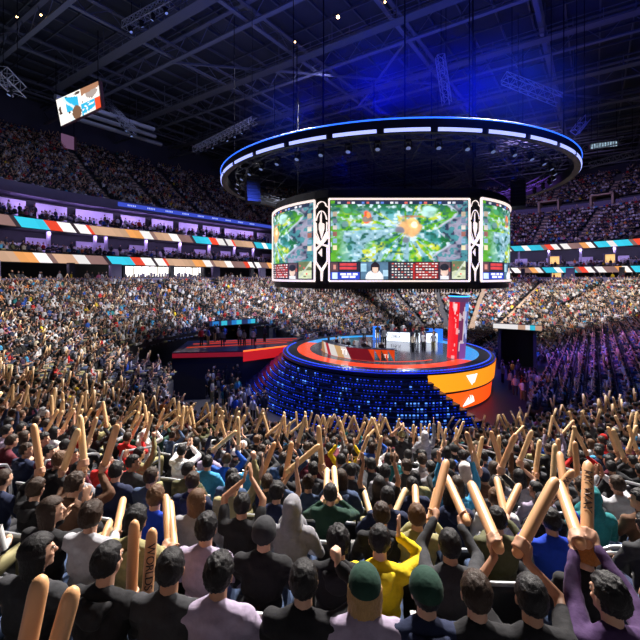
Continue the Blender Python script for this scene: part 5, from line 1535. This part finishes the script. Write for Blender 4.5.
# ================================================================ the mass of the crowd
def lod_sphere(c, r, n, m, M=None):
    mb = MB().ell(c, r, n, m, M); return np.array(mb.v), [f if len(f) == 4 else (*f, -1) for f in mb.f]
def lod_of(mb): 
    fs = []
    for f in mb.f:
        if len(f) == 3: fs.append((*f, -1))
        elif len(f) == 4: fs.append(f)
        else: 
            for i in range(1, len(f) - 1): fs.append((f[0], f[i], f[i + 1], -1))
    return np.array(mb.v), np.array(fs)
SKINK, HAIRK, TOPK, LEGK, STK = range(5)
def lod_person(pose, det):
    """det 0 far, 1 mid; pose dict: arms [(side, elbow, hand, stick dir or None, sleeve)]"""
    stand = pose.get('stand', False); hz = .92 if stand else .5; comps = []; hx = pose.get('hx', 0)
    n = 5 if det == 0 else 8
    h = MB()
    if det == 0: h.ell((hx, .03, hz + .76), (.085, .10, .12), 5, 4)
    else: h.ell((hx, .03, hz + .76), (.08, .10, .115), 8, 6); h.tube([(0, 0, hz + .55), (hx, .02, hz + .7)], .055, 5, False)
    comps.append((SKINK, lod_of(h)))
    h = MB(); h.ell((hx, -.004, hz + .795), (.094, .112, .108), 6 if det == 0 else 9, 4 if det == 0 else 6); comps.append((HAIRK, lod_of(h)))
    t = MB(); rr = [.17, .15, .19, .20, .08]; zz = [-.05, .18, .36, .49, .56]
    if det == 0: rr, zz = [.17, .20, .09], [-.05, .44, .56]
    b = len(t.v)
    for r_, z_ in zip(rr, zz):
        for k in range(n + 1 if det == 0 else n): 
            a = 2 * PI * k / (n + 1 if det == 0 else n); t.v.append((r_ * math.cos(a) * 1.15, r_ * math.sin(a) * .68, hz + z_))
    m = n + 1 if det == 0 else n
    for i in range(len(rr) - 1):
        for k in range(m): t.f.append((i * m + k, i * m + (k + 1) % m, (i + 1) * m + (k + 1) % m, (i + 1) * m + k))
    sk = MB(); st = MB(); nn = 3 if det == 0 else 6
    for s, E, Hn, sd, sleeve in pose['arms']:
        S = Vector((s * .19, 0, hz + .46)); E, Hn = Vector(E), Vector(Hn)
        t.tube([S, E], [.06, .045], nn, False)
        (t if sleeve else sk).tube([E, Hn], [.042, .03], nn, False)
        if det == 0: sk.ell(Hn, .055, 3, 3)
        else: sk.ell(Hn, (.035, .045, .06), 5, 4)
        if sd is not None:
            d = Vector(sd).normalized(); st.tube([Hn - d * .1, Hn + d * .52], [.043, .043], nn + 1 if det == 0 else 8)
    comps.append((TOPK, lod_of(t))); comps.append((SKINK, lod_of(sk)))
    if st.v: comps.append((STK, lod_of(st)))
    l = MB()
    for s in (-1, 1):
        if stand: l.tube([(s * .1, 0, hz), (s * .12, 0, .02)], [.10, .07], nn, det == 1)
        elif det == 1: l.tube([(s * .1, .0, .5), (s * .15, .42, .51), (s * .15, .40, .08)], [.09, .07, .05], nn)
        elif s == 1: l.box((0, .24, .49), (.36, .42, .16))
    comps.append((LEGK, lod_of(l)))
    return comps
LPO = [
 dict(arms=[(-1, (-.24, .02, .75), (-.10, .3, .66), None, True), (1, (.24, .02, .75), (.10, .3, .66), None, True)]),
 dict(arms=[(-1, (-.26, .05, .74), (-.06, .3, .72), None, False), (1, (.26, .05, .74), (.06, .3, .72), None, False)], hx=.02),
 dict(arms=[(-1, (-.30, .16, 1.12), (-.20, .25, 1.42), (.42, .2, 1), False), (1, (.30, .16, 1.12), (.20, .25, 1.42), (-.42, .2, 1), False)]),
 dict(arms=[(-1, (-.30, .20, 1.10), (-.18, .28, 1.34), (-.45, .1, 1), True), (1, (.30, .2, 1.10), (.16, .3, 1.36), (.3, 0, 1), True)]),
 dict(arms=[(-1, (-.24, .02, .75), (-.10, .3, .66), None, True), (1, (.34, .12, 1.14), (.24, .2, 1.46), (.75, .1, 1), True)], hx=-.02),
 dict(arms=[(-1, (-.28, .12, .95), (-.04, .34, 1.24), None, False), (1, (.28, .12, .95), (.04, .34, 1.24), None, False)]),
 dict(arms=[(-1, (-.33, .08, 1.2), (-.24, .14, 1.52), None, False), (1, (.33, .08, 1.2), (.26, .14, 1.52), None, False)]),
 dict(stand=True, arms=[(-1, (-.27, -.02, 1.14), (-.26, .08, .9), None, True), (1, (.27, -.02, 1.14), (.26, .08, .9), None, True)]),
 dict(stand=True, arms=[(-1, (-.33, .1, 1.6), (-.22, .2, 1.9), None, False), (1, (.33, .1, 1.6), (.22, .2, 1.9), None, False)]),
]
LT = {(i, d): lod_person(p, d) for i, p in enumerate(LPO) for d in (0, 1)}
CT = np.array([CLOTH[c] for c in ['black', 'charcoal', 'navy', 'grey', 'light grey', 'white', 'cream', 'maroon', 'red', 'blue', 'sky blue', 'teal', 'yellow', 'pink', 'olive', 'lilac', 'orange', 'brown', 'purple']])
CP = np.array([.24, .11, .09, .08, .09, .13, .05, .03, .03, .025, .018, .007, .006, .008, .02, .02, .008, .02, .015]); CP = CP / CP.sum()
HC = np.array([(.012, .011, .013), (.03, .018, .013), (.09, .045, .025), (.3, .18, .08), (.5, .5, .5)]); HP = [.55, .25, .12, .04, .04]
SK = np.array([(.62, .36, .25), (.50, .27, .17), (.33, .16, .10)]); SP = [.55, .3, .15]
LC = np.array([CLOTH[c] for c in ['denim', 'black', 'navy', 'charcoal', 'khaki']]); 
crowd = []     # (pos, rz, pose, det)
rs_ = random.Random(5)
def pick(up):
    return rs_.choice([2, 2, 3, 3, 4, 4, 5, 6]) if rs_.random() < up else rs_.choice([0, 0, 1, 5] if up else [0, 1])
for s in rest_low:
    if rs_.random() < .035 or (s[5] < 3.2 or (s[5] < 6 and s[7] > 640)): continue
    d = s[5]; up = .40 if d < 26 else (.28 if d < 40 else .10)
    if s[0] < 7 and d < 30: up *= .6
    if d < 10: up = 0
    if s[0] in (12, 13) and 380 < s[6] < 445: up = 0
    if s[1] == 'R' or (s[6] > 560 and d > 22): up *= .7
    crowd.append((s[3], s[4] + rs_.gauss(0, .15), pick(up), 1 if d < 27 else 0))
n_low = len(crowd)
# upper deck
for k in range(N_UP):
    for seg, a in [(q[0], q[1]) for q in row_slots([('N', 126, 90), ('L', P0, P1), ('F', 90, -74)], 46 + k, .56)]:
        t = tpar(seg, a); r, z = up_row(k, t); p, d = path_pt(seg, a, r, z)
        if p.y < 3: continue
        x, y = pix(p.x, p.y, p.z + 1.2)
        if x < -90 or x > 730: continue
        if 300 < x < 500 and y > 205: continue
        if any(sg == seg and abs((a - aa) if seg == 'L' else rad(a - aa) * r) < .75 for sg, aa in UPA): continue
        if k == 10 and t > .5: continue
        if rs_.random() < .07: continue
        crowd.append((p, facing_rz(d) + rs_.gauss(0, .15), pick(.08), 0))
# suites
for zf, rr_ in ((lambda t: low_z(t) + .3, 40.2), (lambda t: low_z(t) + .3, 41.0), (lambda t: 16.7, 40.2), (lambda t: 16.7, 41.0)):
    for seg, a in row_slots([('N', 118, 90), ('L', P0, P1), ('F', 90, -74)], rr_, .6):
        p, d = path_pt(seg, a, rr_, zf(tpar(seg, a)) + (.3 if rr_ > 40.5 else 0)); x, y = pix(*p)
        if p.y < 3 or x < -60 or x > 700 or 290 < x < 495: continue
        if rs_.random() < .25: continue
        crowd.append((p, facing_rz(d) + rs_.gauss(0, .3), pick(.05) if rs_.random() < .8 else 7, 0))
for seg, a in row_slots([('N', 118, 90), ('L', P0, P1), ('F', 90, -74)], 38.5, .7):
    p, d = path_pt(seg, a, 38.35 + rs_.random() * 1.5, 8.9); x, y = pix(*p)
    if p.y < 3 or x < -60 or x > 700 or 290 < x < 495 or (seg == 'L' and -4.5 < a < 10.8) or rs_.random() < .4: continue
    crowd.append((p, facing_rz(d) + rs_.gauss(0, .4), 7, 0))
# floor seats behind the stage and right of it
for i in range(22):
    for j in range(44):
        u = 15.5 + .95 * i; v = -12.0 + .55 * j
        if abs(v - 4) < .5 or abs(v + 4) < .5 or rs_.random() < .06: continue
        if (W(u, v) - Vector((22, 43.8, 0))).length < 4: continue
        crowd.append((W(u, v, 0), facing_rz(-B) + rs_.gauss(0, .15), pick(.15), 0))
# crew on the floor
def crew(n, f):
    for i in range(n): 
        x, y = f(); crowd.append((Vector((x, y, 0)), rs_.random() * 6.3, 7, 0))
crew(46, lambda: (lambda a, r: (SX + r * math.cos(a), SY + r * math.sin(a)))(rad(rs_.uniform(178, 225)), rs_.uniform(13.6, 16.4)))
crew(34, lambda: (lambda a, r: (SX + r * math.cos(a), SY + r * math.sin(a)))(rad(rs_.uniform(-40, 8)), rs_.uniform(10.8, 14.0)))
crew(26, lambda: tuple(W(rs_.uniform(-8, 10), rs_.uniform(15.5, 18.6)).to_2d()))
for i in range(14):
    q = Vector((rs_.uniform(-12, -4), rs_.uniform(39.5, 43), 3.1)); crowd.append((q, rs_.random() * 6.3, 7, 0))
for i in range(7): crowd.append((sp(rs_.uniform(1, 6), rs_.uniform(-60, 110), SZ), rs_.random() * 6, 7, 1))
# players and hosts on the stage
for i in range(5):
    a = -160 + 14.5 * i; q = sp(5.0, a, SZ); crowd.append((q, facing_rz(Vector((math.cos(rad(a)), math.sin(rad(a))))), 0, 1))
for i in range(5):
    x = 7.2 + 1.0 * i; y = (43.0 - .5 * (x - 6.6) if x < 9.35 else 41.95) + .85; crowd.append((Vector((x, y, SZ)), PI, 0, 1))
for i in range(5): crowd.append((Vector((6.9 + 1.15 * i, 44.6 - .25 * i, SZ)), PI, 7, 1))
crowd.append((Vector((6.1, 42.3, SZ)), PI, 7, 1)); crowd.append((Vector((9.9, 40.9, SZ)), 2.5, 7, 1))

def build_mass():
    bucket = {}
    for c in crowd: bucket.setdefault((c[2], c[3]), []).append(c)
    VB, FB, CB, off = [], [], [], 0; VS, FS, offs = [], [], 0; CSs = []
    g = np.random.default_rng(3)
    for key, L in bucket.items():
        comps = LT[key]; n = len(L); pos = np.array([list(c[0]) for c in L]); rz = np.array([c[1] for c in L])
        c_, s_ = np.cos(rz), np.sin(rz); sc = g.uniform(.93, 1.06, n)
        top = CT[g.choice(len(CT), n, p=CP)] * g.uniform(.75, 1.15, (n, 1)); hr = HC[g.choice(len(HC), n, p=HP)]; skn = SK[g.choice(3, n, p=SP)]; leg = LC[g.choice(5, n)]; stc = np.array([(.85, .58, .32)]) * g.uniform(.8, 1.15, (n, 1))
        for ck, (V, Fc) in comps:
            V = np.asarray(V); Fc = np.asarray(Fc); m = len(V)
            X = (V[None, :, 0] * c_[:, None] - V[None, :, 1] * s_[:, None]) * sc[:, None] + pos[:, 0:1]
            Y = (V[None, :, 0] * s_[:, None] + V[None, :, 1] * c_[:, None]) * sc[:, None] + pos[:, 1:2]
            Zz = V[None, :, 2] * sc[:, None] + pos[:, 2:3]
            vv = np.stack([X, Y, Zz], 2).reshape(-1, 3)
            o_ = offs if ck == STK else off
            ff = Fc[None] + (np.arange(n) * m)[:, None, None] + o_; ff = np.where(Fc[None] < 0, -1, ff).reshape(-1, 4)
            col = {SKINK: skn, HAIRK: hr, TOPK: top, LEGK: leg, STK: stc}[ck]; cc = np.repeat(col, m, axis=0)
            if ck == STK: VS.append(vv); FS.append(ff); CSs.append(cc); offs += len(vv)
            else: VB.append(vv); FB.append(ff); CB.append(cc); off += len(vv)
    me = np_mesh('spectator_crowd', np.concatenate(VB), np.concatenate(FB), np.concatenate(CB), attr_mat('crowd_cloth', .8), True)
    o = bpy.data.objects.new('spectator_crowd', me); link(o); tag(o, 'dense crowd of spectators filling the stands farther away', 'crowd', None, 'stuff')
    me = np_mesh('inflatable_sticks_crowd', np.concatenate(VS), np.concatenate(FS), np.concatenate(CSs), attr_mat('crowd_sticks', .35), True)
    o = bpy.data.objects.new('inflatable_sticks', me); link(o); tag(o, 'mass of tan inflatable sticks waved by the farther crowd', 'inflatable sticks', None, 'stuff')
build_mass()
# farther seats
def seat_mass():
    mb = MB().box((0, -.27, .66), (.47, .05, .46)); mb.box((0, -.02, .43), (.45, .44, .05)); V = np.array(mb.v); Fc = np.array(mb.f)
    L = [(s[3], s[4]) for s in rest_low if not (s[5] < 3.2 or (s[5] < 6 and s[7] > 640))] + [(c[0], c[1]) for c in crowd[n_low:] if c[2] not in (7, 8)]
    pos = np.array([list(p) for p, _ in L]); rz = np.array([r for _, r in L]); c_, s_ = np.cos(rz), np.sin(rz)
    X = V[None, :, 0] * c_[:, None] - V[None, :, 1] * s_[:, None] + pos[:, 0:1]; Y = V[None, :, 0] * s_[:, None] + V[None, :, 1] * c_[:, None] + pos[:, 1:2]; Zz = V[None, :, 2] + pos[:, 2:3]
    vv = np.stack([X, Y, Zz], 2).reshape(-1, 3); ff = (Fc[None] + (np.arange(len(L)) * len(V))[:, None, None]).reshape(-1, 4)
    me = np_mesh('arena_seats_rows', vv, ff, None, m_seat); o = bpy.data.objects.new('arena_seats', me); link(o); tag(o, 'rows of black seats under the farther crowd', 'seats', None, 'stuff')
seat_mass()

# ---- handrails down the aisles near the camera
NR = 0
def rail(a, k, label):
    global NR
    r, z = row_r(k), row_z(k); p, d = path_pt('N', a, r - .35, z); side = Vector((-d.y, d.x, 0)); ins = Vector((d.x, d.y, 0))
    e = empty('handrail', p, facing_rz(d)); tag(e, label, 'handrail', 'metal handrails down the aisles')
    pts = [(0, -.55, .28 * .65), (0, -.55, .95 + .15), (0, -.48, 1.12 + .08), (0, -.35, 1.16), (0, .45, .92), (0, .58, .86), (0, .64, .74), (0, .64, -.28)]
    MB().tube(pts, .022, 10).build('top_rail', m_chrome, e, True)
    MB().tube([(0, -.55, .62), (0, .64, .28)], .018, 8).build('mid_rail', m_chrome, e, True)
def cross_rail(px, k, w, label):
    p, rz = hero_at(px, k); e = empty('handrail', p + Vector((0, 0, 0)), rz); tag(e, label, 'handrail', 'metal handrails across the rows')
    h = 1.02
    MB().tube([(-w / 2, -.42, 0), (-w / 2, -.42, h - .12), (-w / 2 + .04, -.42, h - .03), (-w / 2 + .12, -.42, h), (w / 2 - .12, -.42, h), (w / 2 - .04, -.42, h - .03), (w / 2, -.42, h - .12), (w / 2, -.42, 0)], .022, 10).build('top_rail', m_chrome, e, True)
    MB().tube([(-w / 2, -.42, .55), (w / 2, -.42, .55)], .016, 8).build('mid_rail', m_chrome, e, True)
for i, k in enumerate((10, 12, 14, 16, 18, 20)):
    rail(AISLE_N[5], k, 'bent metal aisle handrail in the right aisle, %s from the stage' % ordinal(i + 1))
    rail(AISLE_N[4], k, 'bent metal aisle handrail in the left aisle, %s from the stage' % ordinal(i + 1))
for i, (px, k, w) in enumerate([(22, 17, 1.5), (228, 15, 1.6), (96, 17, 1.4), (540, 17, 1.6), (610, 18, 1.7), (632, 19, 1.4), (515, 3, 3.0), (560, 4, 3.0), (480, 3, 3.0)]):
    cross_rail(px, k, w, ['metal rail at the far left edge', 'metal rail left of the raised arms', 'metal rail behind the two upright sticks at left', 'metal rail right of the peaked sticks', 'metal rail beside the purple sleeves', 'lower metal rail at the right edge', 'long metal rail at the foot of the stand right of the stage', 'long metal rail at the front of the right stand', 'long metal rail below the orange screens'][i])
# ================================================================ camera, lights, world
cam = bpy.data.cameras.new('camera'); co = bpy.data.objects.new('camera', cam); COL.objects.link(co)
co.location = (0, 0, EYE); co.rotation_euler = (PI / 2, 0, 0); cam.sensor_width = 36; cam.lens = 36 * F / 640; cam.shift_y = -(320 - HOR) / 640; cam.clip_end = 500; cam.clip_start = .05
SC.camera = co
def aim(o, t):
    d = Vector(t) - o.location; o.rotation_euler = d.to_track_quat('-Z', 'Y').to_euler()
def spot(loc, tgt, e, ang, col=(1, .95, .9), size=1.2, blend=.6):
    l = bpy.data.lights.new('spot_light', 'SPOT'); l.energy = e; l.spot_size = rad(ang); l.spot_blend = blend; l.color = col; l.shadow_soft_size = size
    o = bpy.data.objects.new('spot_light', l); COL.objects.link(o); o.location = loc; aim(o, tgt); return o
def area(loc, tgt, e, sx, sy, col=(1, 1, 1)):
    l = bpy.data.lights.new('area_light', 'AREA'); l.energy = e; l.shape = 'RECTANGLE'; l.size = sx; l.size_y = sy; l.color = col
    o = bpy.data.objects.new('area_light', l); COL.objects.link(o); o.location = loc; aim(o, tgt); return o
K = 1.08
Wm = (1.0, .93, .86); Cw = (.92, .93, 1.0)
# house spots over the lower stands
spot(W(-14, -6, RZ - 5), W(-31, -15, 8), 95000 * K, 50, Wm)
spot(W(-6, 8, RZ - 5), W(-26, 6, 5), 75000 * K, 62, Wm)
spot(W(-2, -14, RZ - 5), W(-24, -22, 6), 60000 * K, 60, Wm)
spot(W(4, 10, RZ - 5), W(2, 27, 3), 68000 * K, 56, Cw)
spot(W(18, 8, RZ - 5), W(22, 26, 3), 68000 * K, 56, Cw)
spot(W(30, 2, RZ - 5), W(48, 8, 3), 80000 * K, 58, Cw)
spot(W(30, -12, RZ - 5), W(46, -14, 3), 80000 * K, 58, Wm)
spot(W(10, -12, RZ - 5), W(22, -26, 3), 14000 * K, 60, (.75, .6, 1.0))
# upper decks, dimmer and bluish
spot(W(6, 10, RZ - 3), W(4, 50, 24), 3800 * K, 100, (.40, .40, 1.0))
spot(W(40, -6, RZ - 3), W(76, -6, 22), 17000 * K, 100, (.50, .40, 1.0))
# lilac light inside the suites
for u in np.arange(-14, 26, 6.5):
    seg = 'L' if u > P0 else 'N'; a = u if seg == 'L' else 90 + math.degrees((P0 - u) / 41)
    for (r_, z, e) in ((41.2, 19.7, 150), (41.0, 15.6, 110)):
        p, d = path_pt(seg, a, r_, z); t, _ = path_pt(seg, a, 43.5, z - 2.2); area(p, t, e * K, 5, .3, (.62, .45, 1.0))
    p, d = path_pt(seg, a, 39.3, low_z(0) - .75); t, _ = path_pt(seg, a, 38.5, 8.9); area(p, t, 40 * K, 5, .3, (.8, .65, 1.0))
for a in (2, -8, -18, -28, -38):
    for (r_, z, e) in ((41.0, 15.6, 160), (40.0, low_z(1) - .75, 60)):
        p, d = path_pt('F', a, r_, z); t, _ = path_pt('F', a, 43.5 if z > 13 else 39, z - 2.2); area(p, t, e * K, 6, .3, (.6, .5, 1.0))
# stage blues and top light
for a in (-120, -60, 0, 60, 120, 180):
    spot((SX + 6.5 * math.cos(rad(a)), SY + 6.5 * math.sin(rad(a)), EYE - 1.3), (SX + 2.5 * math.cos(rad(a)), SY + 2.5 * math.sin(rad(a)), SZ), 700 * K, 110, (.88, .9, 1.0), .3)
for a in (-150, -110, -60, 20, 80, 150):
    p = Vector((SX + 13 * math.cos(rad(a)), SY + 13 * math.sin(rad(a)), EYE + 8)); t = Vector((SX + 15 * math.cos(rad(a)), SY + 15 * math.sin(rad(a)), 0)); spot(p, t, 6000 * K, 75, (.06, .12, 1.0))
# purple wash on the stand right of the stage
spot(W(8, -6, RZ - 6), W(12, -17, 1), 60000 * K, 40, (.36, .12, 1.0))
# blue uplight from the ring on the roof steel
for a in range(-160, 41, 20):
    p = Vector((SX + 15.2 * math.cos(rad(a)), SY + 15.2 * math.sin(rad(a)), EYE + 9.4)); t = p + Vector((0, 0, 10)); spot(p, t, (3200 if -110 < a < -60 else 1300) * K, 150, (.01, .04, 1.0), 1.8)
# added area fills with no fixture: down on the left stands, up at the roof
area(W(-4, 24, RZ - 3), W(-4, 24, 0), 700 * K, 40, 30, (.5, .55, 1.0))
area(W(-16, 22, 22), W(-16, 24, RZ + 2), 900 * K, 30, 30, (.6, .7, 1.0)); area(W(0, 0, 24), W(0, 0, RZ + 2), 900 * K, 20, 20, (.10, .18, 1.0))
spot(W(-10, 12, RZ - 5), W(-22, 30, 6), 42000 * K, 50, (1, .95, .92))
spot((20, 38, EYE + 8), (22, 43, 1), 9000, 50, (.04, .06, 1.0))
w = bpy.data.worlds.new('world'); SC.world = w; w.use_nodes = True
w.node_tree.nodes['Background'].inputs[0].default_value = (.25, .32, .6, 1); w.node_tree.nodes['Background'].inputs[1].default_value = .02
vs = SC.view_settings; vs.view_transform = 'Standard'; vs.look = 'None'; vs.gamma = 1; vs.exposure = 0.0; vs.use_curve_mapping = False
SC.cycles.max_bounces = 5; SC.cycles.use_denoising = True
# haze patch at the halo ring's near edge, blue light put into its colour
hz = MB().ell((0, 0, 0), (13, 8, 6), 32, 20).build('blue_tinted_haze', None, loc=(6.2, 26.0, EYE + 10.2))
hm = bpy.data.materials.new('haze_volume'); hm.use_nodes = True; nt = hm.node_tree; nt.nodes.clear()
vo = nt.nodes.new('ShaderNodeVolumeScatter'); vo.inputs['Color'].default_value = (.01, .05, 1, 1); ou = nt.nodes.new('ShaderNodeOutputMaterial')
tc = nt.nodes.new('ShaderNodeTexCoord'); mp = nt.nodes.new('ShaderNodeMapping'); mp.inputs['Scale'].default_value = (1 / 13, 1 / 8, 1 / 6)
ln = nt.nodes.new('ShaderNodeVectorMath'); ln.operation = 'LENGTH'; mr = nt.nodes.new('ShaderNodeMapRange'); mr.interpolation_type = 'SMOOTHERSTEP'
mr.inputs[1].default_value = 1.0; mr.inputs[2].default_value = 0.0; mr.inputs[3].default_value = 0.0; mr.inputs[4].default_value = .06
nt.links.new(tc.outputs['Object'], mp.inputs['Vector']); nt.links.new(mp.outputs['Vector'], ln.inputs[0]); nt.links.new(ln.outputs['Value'], mr.inputs[0]); nt.links.new(mr.outputs[0], vo.inputs['Density'])
nt.links.new(vo.outputs[0], ou.inputs['Volume']); hz.data.materials.append(hm); tag(hz, 'thin haze with blue light put into its colour, above the halo ring', 'haze', None, 'stuff')
SC.cycles.volume_step_rate = 4
